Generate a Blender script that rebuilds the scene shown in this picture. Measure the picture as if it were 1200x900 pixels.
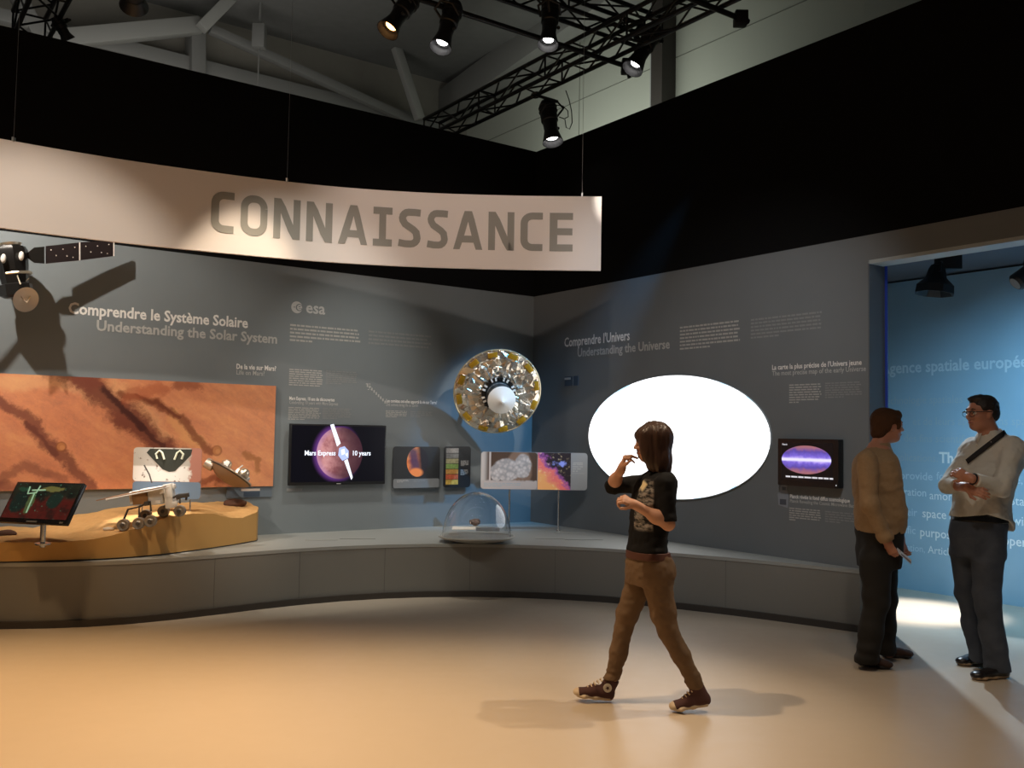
import bpy, bmesh, math, random
import numpy as np
from mathutils import Matrix, Vector
from math import sin, cos, pi, radians as rad

for o in list(bpy.data.objects):
    bpy.data.objects.remove(o)
SC = bpy.context.scene
COL = SC.collection
random.seed(7)

# ------------------------------------------------------------------ camera
FPX, PITCH, ROLL, YAW, EYE = 1097.66, 0.0544761, 0.0171881, 0.6171063, 1.55
_F = Vector((0, cos(PITCH), sin(PITCH))); _U = Vector((0, -sin(PITCH), cos(PITCH))); _R = Vector((1, 0, 0))
CR = _R * cos(ROLL) + _U * sin(ROLL); CU = -_R * sin(ROLL) + _U * cos(ROLL)
CAM = Vector((0, 0, EYE))
cd = bpy.data.cameras.new('camera'); cam = bpy.data.objects.new('camera', cd); COL.objects.link(cam)
m = Matrix((CR, CU, -_F)).transposed().to_4x4(); m.translation = CAM
cam.matrix_world = m
cd.sensor_width = 36; cd.lens = FPX / 1200 * 36; cd.clip_start = .05; cd.clip_end = 100
SC.camera = cam

# ------------------------------------------------------------------ place: two walls meeting at a corner
DL = Vector((cos(YAW), sin(YAW), 0)); NL = Vector((-sin(YAW), cos(YAW), 0))   # along / behind the left wall
DR = Vector((sin(YAW), -cos(YAW), 0)); NR = Vector((cos(YAW), sin(YAW), 0))   # along / behind the right wall
OL, OR, OB = 9.23, 6.86, 9.2
UP = Vector((0, 0, 1))
COR = NL * OL + NR * OR
CORB = NL * OL + NR * OB
ZG, ZB, ZP = 3.262, 5.08, 0.5          # top of grey walls, top of black walls, plinth top

# ------------------------------------------------------------------ world, view, lights
w = bpy.data.worlds.new('world'); SC.world = w; w.use_nodes = True
w.node_tree.nodes['Background'].inputs[0].default_value = (.75, .8, .9, 1)
w.node_tree.nodes['Background'].inputs[1].default_value = 0.035
SC.view_settings.view_transform = 'Standard'; SC.view_settings.look = 'None'
SC.view_settings.exposure = 0.0; SC.view_settings.gamma = 1; SC.view_settings.use_curve_mapping = False

def lamp(kind, name, loc, to, power, color=(1, 1, 1), size=.1, angle=40, blend=.5, sy=None):
    l = bpy.data.lights.new(name, kind); l.energy = power; l.color = color
    if kind == 'SPOT':
        l.spot_size = rad(angle); l.spot_blend = blend; l.shadow_soft_size = size
    elif kind == 'AREA':
        l.shape = 'RECTANGLE'; l.size = size; l.size_y = sy or size
    else:
        l.shadow_soft_size = size
    o = bpy.data.objects.new(name, l); COL.objects.link(o)
    o.location = loc
    o.rotation_euler = (Vector(to) - Vector(loc)).to_track_quat('-Z', 'Y').to_euler()
    return o

WARM = (1, .70, .42); WHITE = (1, .93, .85); COOL = (.7, .87, 1); BLUE = (.16, .5, 1)
def wl(s, z, off=0): return COR + DL * s + UP * z - NL * off
def wr(t, z, off=0): return COR + DR * t + UP * z - NR * off
def wb(t, z, off=0): return CORB + DR * t + UP * z - NR * off

lamp('SPOT', 'key_left_wall', wl(-6.67, 4.45, 1.36), wl(-5.0, 2.2, 0), 400, (1, .92, .82), .03, 70, .7)
lamp('SPOT', 'mural_wash', (-3.2, 3.4, 4.9), wl(-4.7, 1.5, 0), 430, (1, .88, .74), .05, 30, .7)  # unseen spot added to brighten the mural
lamp('SPOT', 'sand_spot', wl(-4.2, 4.9, 3.2), wl(-4.4, .8, .6), 300, (1, .78, .55), .03, 28, .6)
lamp('SPOT', 'rover_spot', wl(-4.70, 4.9, 1.40), wl(-4.74, .8, .92), 1700, (1, .92, .84), .02, 11, .8)
lamp('SPOT', 'banner_spot', (.1, 3.5, 4.9), (-.45, 8.1, 3.35), 300, (1, .84, .74), .05, 36, .7)
lamp('SPOT', 'banner_left', (-3.4, 1.5, 4.9), (-3.0, 7.2, 3.3), 90, (1, .70, .52), .2, 60, 1)
lamp('SPOT', 'disc_spot', (1.8, 6.3, 4.9), (-.16, 10.6, 2.06), 420, (1, .92, .82), .03, 12, .25)
lamp('SPOT', 'disc_blue', wl(-.14, 4.6, 3.2), wl(-.65, 1.25, 0), 620, (.14, .52, 1), .03, 31, .9)
lamp('SPOT', 'center_wall', wl(-2.4, 4.9, 1.70), wl(-2.4, .5, .1), 240, (1, .96, .88), .03, 58, .9)
lamp('SPOT', 'center_fill', (-1.6, 5.0, 4.9), wl(-2.8, .6, .3), 300, (1, .96, .86), .05, 38, .8)
lamp('SPOT', 'right_wall', (.9, 4.8, 4.9), wr(3.0, 1.5), 300, (.95, .97, 1), .05, 52, .9)
lamp('SPOT', 'floor_warm', (-3.2, 5.3, 4.9), (-2.8, 4.0, 0), 1500, (1, .63, .31), .15, 92, .9)
lamp('SPOT', 'floor_center', (-.8, 5.1, 4.9), (.2, 4.9, 0), 430, (1, .74, .48), .05, 75, .9)
lamp('SPOT', 'floor_right', (2.4, 4.4, 4.9), (2.3, 4.2, 0), 170, (1, .76, .54), .1, 75, .9)
lamp('SPOT', 'men_spot', (1.4, 3.4, 4.6), (2.9, 6.6, 1.1), 90, (1, .88, .74), .08, 32, .8)  # added light without a fixture, lifts the two men out of the dark
lamp('SPOT', 'girl_right', (2.6, 6.0, 4.9), (.3, 5.4, 0), 360, (1, .80, .58), .05, 45, .8)
lamp('SPOT', 'passage_floor', wr(4.3, 3.15, -1.05), wr(4.3, 0, -1.20), 1200, (1, .98, .96), .06, 31, .8)
lamp('SPOT', 'passage_wall', wb(6.4, 2.9, 1.9), wb(5.4, 1.0, 0), 400, (.40, .74, 1), .1, 100, 1)
lamp('SPOT', 'passage_spill', wr(3.55, 3.2, -1.35), wr(5.7, 0, .8), 420, (.72, .87, 1), .03, 46, .25)
lamp('AREA', 'hall_glow', NL * 14 + NR * 9.0 + UP * 6.2 + DR * 2.5, NL * 14 + NR * 10.6 + UP * 6.5 + DR * 2.5, 40, (.95, 1, .88), 4, sy=2)
lamp('AREA', 'hall_fill', NL * 13 + NR * 3.0 + UP * 5.6, NL * 14.5 + NR * 3 + UP * 9, 65, (1, .96, .88), 6, sy=3)

# ------------------------------------------------------------------ pixel -> point helpers (photo frame 1200 x 900)
def ray(u, v): return _F * FPX + CR * (u - 600) - CU * (v - 450)
def at_z(u, v, z=0.0):
    d = ray(u, v); return CAM + d * ((z - EYE) / d.z)
def at_y(u, v, y):
    d = ray(u, v); return CAM + d * (y / d.y)
def at_plane(u, v, n, off):
    d = ray(u, v); return CAM + d * ((off - CAM.dot(n)) / d.dot(n))
def LWp(u, v, off=0):
    q = at_plane(u, v, NL, OL - off) - COR; return q.dot(DL), q.z
def RWp(u, v, off=0):
    q = at_plane(u, v, NR, OR - off) - COR; return q.dot(DR), q.z
def BWp(u, v, off=0):
    q = at_plane(u, v, NR, OB - off) - CORB; return q.dot(DR), q.z
def fm(x, y, z, o):
    M = Matrix((x, y, z)).transposed().to_4x4(); M.translation = o; return M
def frame(k, s, z, off=0.002):
    if k == 'L': return fm(DL, UP, -NL, wl(s, z, off))
    if k == 'R': return fm(DR, UP, -NR, wr(s, z, off))
    return fm(DR, UP, -NR, wb(s, z, off))
PX = {'L': LWp, 'R': RWp, 'B': BWp}

# ------------------------------------------------------------------ materials
def mat(name, col, rough=.6, metal=0.0, emit=None, es=1.0, spec=.5, **kw):
    m = bpy.data.materials.new(name); m.use_nodes = True
    b = m.node_tree.nodes['Principled BSDF']
    b.inputs['Base Color'].default_value = (*col, 1); b.inputs['Roughness'].default_value = rough
    b.inputs['Metallic'].default_value = metal; b.inputs['Specular IOR Level'].default_value = spec
    if emit:
        b.inputs['Emission Color'].default_value = (*emit, 1); b.inputs['Emission Strength'].default_value = es
    for k, v in kw.items():
        b.inputs[k.replace('_', ' ')].default_value = v
    return m

class NT:
    """small node-expression helper"""
    def __init__(s, m):
        s.m = m; s.t = m.node_tree; s.b = s.t.nodes['Principled BSDF']
        s.P = s.n('ShaderNodeTexCoord').outputs['Object']
    def n(s, kind, **props):
        x = s.t.nodes.new(kind)
        for k, v in props.items(): setattr(x, k, v)
        return x
    def set(s, sock, v):
        if isinstance(v, bpy.types.NodeSocket): s.t.links.new(v, sock)
        elif isinstance(v, (tuple, list)) and len(v) == 3 and sock.type == 'RGBA': sock.default_value = (*v, 1)
        else: sock.default_value = v
    def f(s, op, a, b=0.0, c=0.0, clamp=False):
        x = s.n('ShaderNodeMath', operation=op, use_clamp=clamp)
        s.set(x.inputs[0], a); s.set(x.inputs[1], b); s.set(x.inputs[2], c); return x.outputs[0]
    def v(s, op, a, b=(0, 0, 0), sc=None):
        x = s.n('ShaderNodeVectorMath', operation=op); s.set(x.inputs[0], a); s.set(x.inputs[1], b)
        if sc is not None: s.set(x.inputs['Scale'], sc)
        return x.outputs['Value'] if op in ('DOT_PRODUCT', 'LENGTH', 'DISTANCE') else x.outputs['Vector']
    def noise(s, scale, detail=3, rough=.5, vec=None, color=False, dist=0.0):
        x = s.n('ShaderNodeTexNoise'); s.set(x.inputs['Vector'], vec or s.P)
        x.inputs['Scale'].default_value = scale; x.inputs['Detail'].default_value = detail
        x.inputs['Roughness'].default_value = rough; x.inputs['Distortion'].default_value = dist
        return x.outputs['Color' if color else 'Fac']
    def voro(s, scale, feature='F1', out='Distance', vec=None):
        x = s.n('ShaderNodeTexVoronoi', feature=feature); s.set(x.inputs['Vector'], vec or s.P)
        x.inputs['Scale'].default_value = scale; return x.outputs[out]
    def ramp(s, fac, *stops):
        x = s.n('ShaderNodeValToRGB'); s.set(x.inputs[0], fac); e = x.color_ramp.elements
        while len(e) < len(stops): e.new(.5)
        for i, (p, c) in enumerate(stops):
            e[i].position = p; e[i].color = (*c, 1) if isinstance(c, tuple) else (c, c, c, 1)
        return x.outputs[0]
    def mix(s, fac, a, b, mode='MIX'):
        x = s.n('ShaderNodeMix', data_type='RGBA', blend_type=mode)
        s.set(x.inputs[0], fac); s.set(x.inputs[6], a); s.set(x.inputs[7], b); return x.outputs[2]
    def xyz(s, vec=None):
        x = s.n('ShaderNodeSeparateXYZ'); s.set(x.inputs[0], vec or s.P); return x.outputs
    def smooth(s, x, a, b):
        k = s.n('ShaderNodeMapRange', interpolation_type='SMOOTHSTEP', clamp=True)
        s.set(k.inputs[0], x); k.inputs[1].default_value = a; k.inputs[2].default_value = b; return k.outputs[0]
    def ell(s, cx, cy, rx, ry, vec=None):
        x, y, z = s.xyz(vec)
        a = s.f('DIVIDE', s.f('SUBTRACT', x, cx), rx); b = s.f('DIVIDE', s.f('SUBTRACT', y, cy), ry)
        return s.f('SQRT', s.f('ADD', s.f('MULTIPLY', a, a), s.f('MULTIPLY', b, b)))
    def seg(s, vec, a, b):
        a = (*a, 0); b = (*b, 0); ba = tuple(q - p for p, q in zip(a, b)); l2 = sum(q * q for q in ba)
        pa = s.v('SUBTRACT', vec, a)
        h = s.f('DIVIDE', s.v('DOT_PRODUCT', pa, ba), l2, clamp=True)
        return s.v('LENGTH', s.v('SUBTRACT', pa, s.v('SCALE', ba, sc=h)))
    def bump(s, h, strength=.3, dist=.01):
        x = s.n('ShaderNodeBump'); s.set(x.inputs['Height'], h); x.inputs['Strength'].default_value = strength
        x.inputs['Distance'].default_value = dist; s.t.links.new(x.outputs[0], s.b.inputs['Normal'])
    def base(s, c): s.set(s.b.inputs['Base Color'], c)
    def rough(s, c): s.set(s.b.inputs['Roughness'], c)
    def emit(s, c, k=1.0):
        s.set(s.b.inputs['Emission Color'], c); s.set(s.b.inputs['Emission Strength'], k)

def paint(name, col, rough=.6, var=.06, scale=3.0, bump=.05):
    m = mat(name, col, rough); t = NT(m)
    f = t.noise(scale, 4)
    t.base(t.mix(f, tuple(c * (1 - var) for c in col), tuple(min(1, c * (1 + var)) for c in col)))
    if bump: t.bump(t.noise(220, 2), bump, .002)
    return m

# ------------------------------------------------------------------ mesh builder
class MB:
    def __init__(s): s.v = []; s.f = []
    def add(s, V, F, M=None):
        b = len(s.v)
        s.v += [tuple((M @ Vector(p)) if M else p) for p in V]
        s.f += [tuple(b + i for i in f) for f in F]; return s
    def box(s, c, d, M=None, bev=0):
        x, y, z = [k / 2 for k in d]
        if bev:
            return s.rbox(c, d, bev, M)
        V = [(c[0] + i * x, c[1] + j * y, c[2] + k * z) for i in (-1, 1) for j in (-1, 1) for k in (-1, 1)]
        return s.add(V, [(0, 1, 3, 2), (4, 6, 7, 5), (0, 4, 5, 1), (2, 3, 7, 6), (0, 2, 6, 4), (1, 5, 7, 3)], M)
    def rbox(s, c, d, r, M=None):
        bm = bmesh.new(); bmesh.ops.create_cube(bm, size=1)
        for p in bm.verts: p.co = Vector((p.co.x * d[0] + c[0], p.co.y * d[1] + c[1], p.co.z * d[2] + c[2]))
        bmesh.ops.bevel(bm, geom=bm.edges[:], offset=min(r, min(d) * .49), segments=2, affect='EDGES', profile=.5)
        bm.verts.index_update()
        s.add([p.co[:] for p in bm.verts], [[q.index for q in f.verts] for f in bm.faces], M); bm.free(); return s
    def ring(s, pts, rad_, seg=10, closed=False, cap=True, M=None):
        """tube through points"""
        pts = [Vector(p) for p in pts]; n = len(pts); V = []; F = []
        up = None
        for i, p in enumerate(pts):
            t = (pts[(i + 1) % n] - pts[i - 1]) if closed else (pts[min(i + 1, n - 1)] - pts[max(i - 1, 0)])
            t.normalize()
            if up is None: up = t.orthogonal().normalized()
            a = (up - t * up.dot(t)).normalized(); up = a; b = t.cross(a)
            r = rad_[i] if isinstance(rad_, (list, tuple)) else rad_
            for k in range(seg):
                q = 2 * pi * k / seg; V.append(p + a * (r * cos(q)) + b * (r * sin(q)))
        for i in range(n if closed else n - 1):
            j = (i + 1) % n
            for k in range(seg):
                l = (k + 1) % seg; F.append((i * seg + k, i * seg + l, j * seg + l, j * seg + k))
        if cap and not closed:
            F.append(tuple(range(seg))[::-1]); F.append(tuple((n - 1) * seg + k for k in range(seg)))
        return s.add(V, F, M)
    def tube(s, a, b, r, seg=10, r2=None, M=None): return s.ring([a, b], [r, r if r2 is None else r2], seg, M=M)
    def lathe(s, prof, seg=32, M=None, cap=True):
        """profile (r, z) about local z"""
        V = []; F = []; n = len(prof)
        for r, z in prof:
            for k in range(seg):
                q = 2 * pi * k / seg; V.append((r * cos(q), r * sin(q), z))
        for i in range(n - 1):
            for k in range(seg):
                l = (k + 1) % seg; F.append((i * seg + k, i * seg + l, (i + 1) * seg + l, (i + 1) * seg + k))
        if cap:
            if prof[0][0] > 1e-6: F.append(tuple(range(seg))[::-1])
            if prof[-1][0] > 1e-6: F.append(tuple((n - 1) * seg + k for k in range(seg)))
        return s.add(V, F, M)
    def prism(s, poly, z0, z1, M=None):
        """2-D outline (ccw) extruded along local z"""
        n = len(poly)
        V = [(x, y, z0) for x, y in poly] + [(x, y, z1) for x, y in poly]
        F = [tuple(range(n))[::-1], tuple(range(n, 2 * n))] + [(i, (i + 1) % n, n + (i + 1) % n, n + i) for i in range(n)]
        return s.add(V, F, M)
    def ball(s, c, r, M=None, seg=20, rings=12):
        if not isinstance(r, (tuple, list)): r = (r, r, r)
        V = [(c[0], c[1], c[2] + r[2])]; F = []
        for i in range(1, rings):
            a = pi * i / rings
            for k in range(seg):
                q = 2 * pi * k / seg; V.append((c[0] + r[0] * sin(a) * cos(q), c[1] + r[1] * sin(a) * sin(q), c[2] + r[2] * cos(a)))
        V.append((c[0], c[1], c[2] - r[2])); e = len(V) - 1
        for k in range(seg): F.append((0, 1 + k, 1 + (k + 1) % seg)); F.append((e, e - seg + (k + 1) % seg, e - seg + k))
        for i in range(rings - 2):
            for k in range(seg):
                l = (k + 1) % seg; F.append((1 + i * seg + k, 1 + (i + 1) * seg + k, 1 + (i + 1) * seg + l, 1 + i * seg + l))
        return s.add(V, F, M)
    def grid(s, P):
        """P[i][j] points"""
        n, k = len(P), len(P[0])
        V = [p for r in P for p in r]
        return s.add(V, [(i * k + j, (i + 1) * k + j, (i + 1) * k + j + 1, i * k + j + 1) for i in range(n - 1) for j in range(k - 1)])
    def mesh(s, name):
        me = bpy.data.meshes.new(name); me.from_pydata([tuple(p) for p in s.v], [], s.f); me.validate(); me.update(); return me

def finish(me, smooth=35):
    bm = bmesh.new(); bm.from_mesh(me)
    bmesh.ops.recalc_face_normals(bm, faces=bm.faces[:])
    if smooth:
        a = rad(smooth)
        for f in bm.faces: f.smooth = True
        for e in bm.edges:
            if len(e.link_faces) == 2 and e.calc_face_angle(0) > a: e.smooth = False
    bm.to_mesh(me); bm.free()

def put(name, mb, m, parent=None, M=None, smooth=35, **tags):
    """link one mesh object; with a parent the coordinates are the parent's own"""
    me = mb if isinstance(mb, bpy.types.Mesh) else mb.mesh(name)
    if smooth is not None: finish(me, smooth)
    if m is not None: me.materials.clear(); me.materials.append(m)
    o = bpy.data.objects.new(name, me); COL.objects.link(o)
    if parent: o.parent = parent
    if M is not None: o.matrix_local = M
    for k, v in tags.items(): o[k] = v
    return o

def thing(name, label, cat, M=None, group=None):
    o = bpy.data.objects.new(name, None); COL.objects.link(o); o.empty_display_size = .05
    if M is not None: o.matrix_world = M if isinstance(M, Matrix) else Matrix.Translation(M)
    return tag(o, label, cat, group)
def tag(o, label, cat, group=None):
    o['label'] = label; o['category'] = cat
    if group: o['group'] = group
    return o
def struct(name, mb, m, parent=None, **k):
    return put(name, mb, m, parent, kind='structure', **k)
def copy_tree(o, parent=None):
    c = o.copy(); COL.objects.link(c)
    if parent: c.parent = parent; c.matrix_parent_inverse = o.matrix_parent_inverse
    for ch in o.children: copy_tree(ch, c)
    return c
def rrect(w, h, r, cx=0, cy=0, n=5):
    P = []
    for (sx, sy, a0) in ((1, -1, -pi / 2), (1, 1, 0), (-1, 1, pi / 2), (-1, -1, pi)):
        for i in range(n + 1):
            a = a0 + (pi / 2) * i / n
            P.append((cx + sx * (w / 2 - r) + r * cos(a), cy + sy * (h / 2 - r) + r * sin(a)))
    return P
def ellipse(rx, ry, cx=0, cy=0, n=48): return [(cx + rx * cos(2 * pi * i / n), cy + ry * sin(2 * pi * i / n)) for i in range(n)]

# ------------------------------------------------------------------ lettering
def text_mesh(body, width=None, cap=None, bold=0.0, extrude=.0, align='LEFT', shear=0.0):
    c = bpy.data.curves.new('t', 'FONT'); c.body = body; c.size = 1; c.offset = bold; c.extrude = 0; c.resolution_u = 2
    c.align_x = 'LEFT'; c.shear = shear
    o = bpy.data.objects.new('t', c); COL.objects.link(o)
    dg = bpy.context.evaluated_depsgraph_get()
    me = bpy.data.meshes.new_from_object(o.evaluated_get(dg))
    bpy.data.objects.remove(o); bpy.data.curves.remove(c)
    n = len(me.vertices); A = np.empty(n * 3); me.vertices.foreach_get('co', A); A = A.reshape(-1, 3)
    x0, x1 = A[:, 0].min(), A[:, 0].max()
    CAPH = .729
    sy = cap / CAPH; sx = width / (x1 - x0) if width else sy * .92
    A[:, 0] = (A[:, 0] - x0) * sx; A[:, 1] *= sy
    if align == 'RIGHT': A[:, 0] -= A[:, 0].max()
    me.vertices.foreach_set('co', A.ravel()); me.update()
    return me
def letters(k, body, u0, v0, u1=None, vcap=None, m=None, bold=.012, parent=None, name='text_line', off=.002, cap=None, align='LEFT', pm=None):
    """vinyl lettering on wall k from the pixel of its baseline start to that of its end"""
    s0, z0 = PX[k](u0, v0)
    wd = None
    if u1 is not None: wd = PX[k](u1, v0)[0] - s0
    if cap is None: cap = PX[k](u0, vcap)[1] - z0
    me = text_mesh(body, wd, cap, bold, align=align)
    M = frame(k, s0, z0, off)
    if parent is not None: M = parent.matrix_world.inverted() @ M
    o = put(name, me, m, parent, M, smooth=None)
    return o
def para_mb(w, h, rows, seed, fill=.5, last=.5):
    """tiny unreadable print: rows of word-long bars"""
    r = random.Random(seed); mb = MB(); p = h / rows
    for i in range(rows):
        x = 0; y = h - (i + .5) * p; lim = w * (last if i == rows - 1 else r.uniform(.93, 1))
        while x < lim - .01:
            l = min(r.uniform(.018, .075) , lim - x)
            a = p * fill / 2
            mb.add([(x, y - a, 0), (x + l, y - a, 0), (x + l, y + a * r.uniform(.7, 1), 0), (x, y + a, 0)], [(0, 1, 2, 3)])
            x += l + .009
    return mb
def para(k, u0, v0, u1, v1, rows, m, seed, parent=None, name='text_paragraph', last=.5):
    """print block: u0,v0 top-left pixel, u1,v1 bottom-right pixel"""
    s0, zt = PX[k](u0, v0); zb = PX[k](u0, v1)[1]; s1 = PX[k](u1, (v0 + v1) / 2)[0]
    M = frame(k, s0, min(zb, zt), .002)
    if parent is not None: M = parent.matrix_world.inverted() @ M
    return put(name, para_mb(s1 - s0, abs(zt - zb), rows, seed, last=last), m, parent, M, smooth=None)
# ------------------------------------------------------------------ structure
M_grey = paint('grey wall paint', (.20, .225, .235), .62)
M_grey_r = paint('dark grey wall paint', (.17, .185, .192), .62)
M_black = mat('black drape', (.006, .006, .006), .95, spec=.1)
M_blue = paint('pale blue wall paint', (.30, .48, .62), .5)
M_jamb = mat('jamb paint', (.12, .13, .14), .6)
M_hall = mat('pale hall panel', (.50, .52, .46), .7)
M_conc = paint('hall ceiling grey', (.20, .20, .195), .9, .12, 6)
M_tan = paint('hall end panel', (.33, .31, .27), .85, .08, 5)
M_steel = mat('painted steel', (.30, .30, .29), .6, .2)
M_floor = mat('beige floor', (.52, .42, .31), .36)
t = NT(M_floor)
n1 = t.noise(1.2, 5); n2 = t.noise(60, 3)
t.base(t.mix(t.f('MULTIPLY', n1, .6), (.49, .415, .325), (.56, .475, .37)))
t.rough(t.f('ADD', .30, t.f('MULTIPLY', t.noise(9, 4), .14)))
t.bump(n2, .03, .002)

struct('floor', MB().box((2, 7, -.05), (24, 26, .1)), M_floor)
def panel(k0, k1, zz0, zz1, fn, th, base):
    """a wall slab: front face on the wall plane, thickness away from the room"""
    n = NL if fn is wl else NR
    A, B = fn(k0, 0), fn(k1, 0)
    V = [A + UP * zz0, B + UP * zz0, B + UP * zz1, A + UP * zz1]
    return base.add(V + [p + n * th for p in V], [(0, 1, 2, 3), (7, 6, 5, 4), (0, 4, 5, 1), (1, 5, 6, 2), (2, 6, 7, 3), (3, 7, 4, 0)])
T0, ZD, JT = 4.64, 3.05, .22            # doorway: start along the right wall, lintel height, wall thickness
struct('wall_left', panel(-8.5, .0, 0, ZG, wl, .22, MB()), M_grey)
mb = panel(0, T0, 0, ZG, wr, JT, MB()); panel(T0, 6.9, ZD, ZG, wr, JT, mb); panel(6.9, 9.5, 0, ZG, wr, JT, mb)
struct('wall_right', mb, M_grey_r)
struct('trim_1', panel(-8.5, .0, ZG, ZB, wl, .12, MB()), M_black)['label'] = 'black drape above the left grey wall'
struct('trim_2', panel(0, 9.5, ZG, ZB, wr, .12, MB()), M_black)['label'] = 'black drape above the right grey wall'
# door lining: jamb, soffit and the dark blue edge strip
mb = MB(); panel(T0, T0 + .012, 0, ZD, wr, JT, mb)
dr_ = struct('door_1', mb, M_jamb)
M_edge = mat('blue edge strip', (.02, .04, .25), .4, emit=(.01, .03, .22), es=.12)
mb = MB().box((0, 0, 0), (.02, ZD, .012), fm(DR, UP, -NR, wr(T0 + .022, ZD / 2, -JT - .006)))
struct('door_edge_strip', mb, M_edge, dr_)
M_sof = mat('pale soffit', (.42, .47, .48), .5)
mb = MB(); panel(T0, 6.9, ZD - .03, ZD, wr, JT - .02, mb); struct('door_soffit', mb, M_sof, dr_)
# passage behind the doorway
struct('wall_back', panel(-3.0, 11, 0, 3.27, wb, .2, MB()) if False else MB().add(
    [wb(-2.5, 0), wb(11, 0), wb(11, 3.27), wb(-2.5, 3.27)] + [p + NR * .2 for p in (wb(-2.5, 0), wb(11, 0), wb(11, 3.27), wb(-2.5, 3.27))],
    [(0, 1, 2, 3), (7, 6, 5, 4), (0, 4, 5, 1), (1, 5, 6, 2), (2, 6, 7, 3), (3, 7, 4, 0)]), M_blue)
A = [wr(2.5, 3.29, -JT), wr(10, 3.29, -JT), wb(10, 3.29, -.2), wb(2.5, 3.29, -.2)]
M_pceil = mat('dark passage ceiling', (.10, .12, .15), .7)
struct('ceiling', MB().add(A + [p + UP * .08 for p in A], [(0, 1, 2, 3), (4, 5, 6, 7), (0, 1, 5, 4), (1, 2, 6, 5), (2, 3, 7, 6), (3, 0, 4, 7)]), M_pceil)

# trade hall around the exhibition
HC = at_z(548, 104, 9.0); HOR, HOL = HC.dot(NR), HC.dot(NL)
def hw(a, b, z):            # a along DR from the hall corner, b along -DL
    return NL * HOL + NR * HOR + DR * a - DL * b + UP * z
def hbox(a, b, z, d, mb):   # box in hall axes (DR, -DL, UP)
    return mb.box((0, 0, 0), d, fm(DR, -DL, UP, hw(a, b, z)))
struct('wall_hall_right', hbox(12, -.1, 4.5, (26, .2, 9), MB()), M_hall)
struct('wall_hall_left', hbox(-.1, 12, 4.5, (.2, 26, 9), MB()), M_tan)
struct('ceiling_hall', hbox(11, 11, 9.1, (24, 24, .2), MB()), M_conc)
# hall details found by pixel on the hall wall planes
def HRp(u, v, off=0):
    q = at_plane(u, v, NR, HOR - off) - HC; return q.dot(DR), q.z + 9
def HLp(u, v, off=0):
    q = at_plane(u, v, NL, HOL - off) - HC; return -q.dot(DL), q.z + 9
a0, z0 = HRp(793.8, 67); mb = MB()
M_joint = mat('panel joint', (.22, .23, .20), .8)
for z in (z0, z0 - 2.1, z0 + 1.9): hbox(12, .004, z, (26, .012, .012), mb)
for a in (HRp(679, 130)[0], HRp(679, 130)[0] + 7): hbox(a, .004, 4.5, (.012, .012, 9), mb)
struct('trim_3', mb, M_joint)['label'] = 'joint lines between the pale hall panels'
M_colm = mat('dark brown column', (.035, .028, .024), .6); M_colg = mat('grey column', (.36, .37, .38), .6)
a1, a2, a3 = HRp(772, 100)[0], HRp(779, 100)[0], HRp(792, 100)[0]
hc = tag(put('hall_column', hbox((a2 + a3) / 2, .16, 4.5, (a3 - a2, .3, 9), MB()), M_colm), 'dark brown steel column on the pale hall wall above the black drape', 'column')
put('column_flange', hbox((a1 + a2) / 2 - .01, .1, 4.5, (a2 - a1, .18, 9), MB()), M_colg, hc, label='light grey flange')

def beam(name, p, q, wd, label, m=M_steel, ht=None, group=None):
    p, q = Vector(p), Vector(q); d = (q - p); L = d.length; d.normalize()
    x = d.cross(UP).normalized(); y = x.cross(d)
    o = put(name, MB().box((0, 0, 0), (wd, ht or wd, L), fm(x, y, d, (p + q) / 2), bev=.02), m)
    return tag(o, label, 'beam', group)
def hl(u, v, off): return at_plane(u, v, NL, HOL - off)
def hr(u, v, off): return at_plane(u, v, NR, HOR - off)
M_steel_l = mat('pale painted steel', (.42, .42, .40), .6, .1)
beam('roof_beam', hr(488, 152, .45), hr(760, -40, .45), .55, 'deep grey roof girder running along the pale hall wall', ht=.6)
beam('wall_girder', hl(60, 36, .3), hl(520, 150, .3), .22, 'long low horizontal girder just above the left black drape', ht=.25)
beam('cross_brace', hl(60, 47, .6), hl(234, 30, .6), .24, 'pale brace running left from the bracing joint to the drape', M_steel_l, ht=.28)
beam('cross_brace', hl(236, 33, .9), hl(290, -22, .9), .2, 'thick pale pipe brace rising right from the bracing joint', M_steel_l)
beam('cross_brace', hl(246, 34, .6), hl(500, 150, .6), .16, 'thin dark brace sloping down right from the bracing joint', M_steel)
beam('cross_brace', hl(443, -10, .9), hl(492, 140, .9), .17, 'slim pale pipe brace crossing behind the stage lamps', M_steel_l)
beam('cross_brace', hl(18, -8, .8), hl(48, 46, .8), .22, 'grey brace left of the short lighting truss', M_steel)
beam('cross_brace', hl(-20, 14, .8), hl(62, 34, .8), .2, 'faint horizontal brace in the top left corner', M_steel)
beam('hall_post', hl(229, 120, .35), hl(229, 35, .35), .42, 'wide grey hall post below the bracing joint', M_steel, ht=.25)
# hoist box with its line
p = hl(304, 43, 1.2)
h = thing('hoist', 'small grey hoist box hanging on a thin rod under the hall ceiling', 'hoist', p)
put('housing', MB().box((0, 0, 0), (.22, .2, .42), bev=.02), M_steel, h)
put('rod', MB().tube((0, 0, -.2), (0, 0, -.95), .012), M_steel, h); put('hook', MB().ball((0, 0, -.98), .05), M_steel, h)
put('hanger', MB().tube((0, 0, .2), (0, 0, 9 - p.z), .02), M_steel, h)

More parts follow.
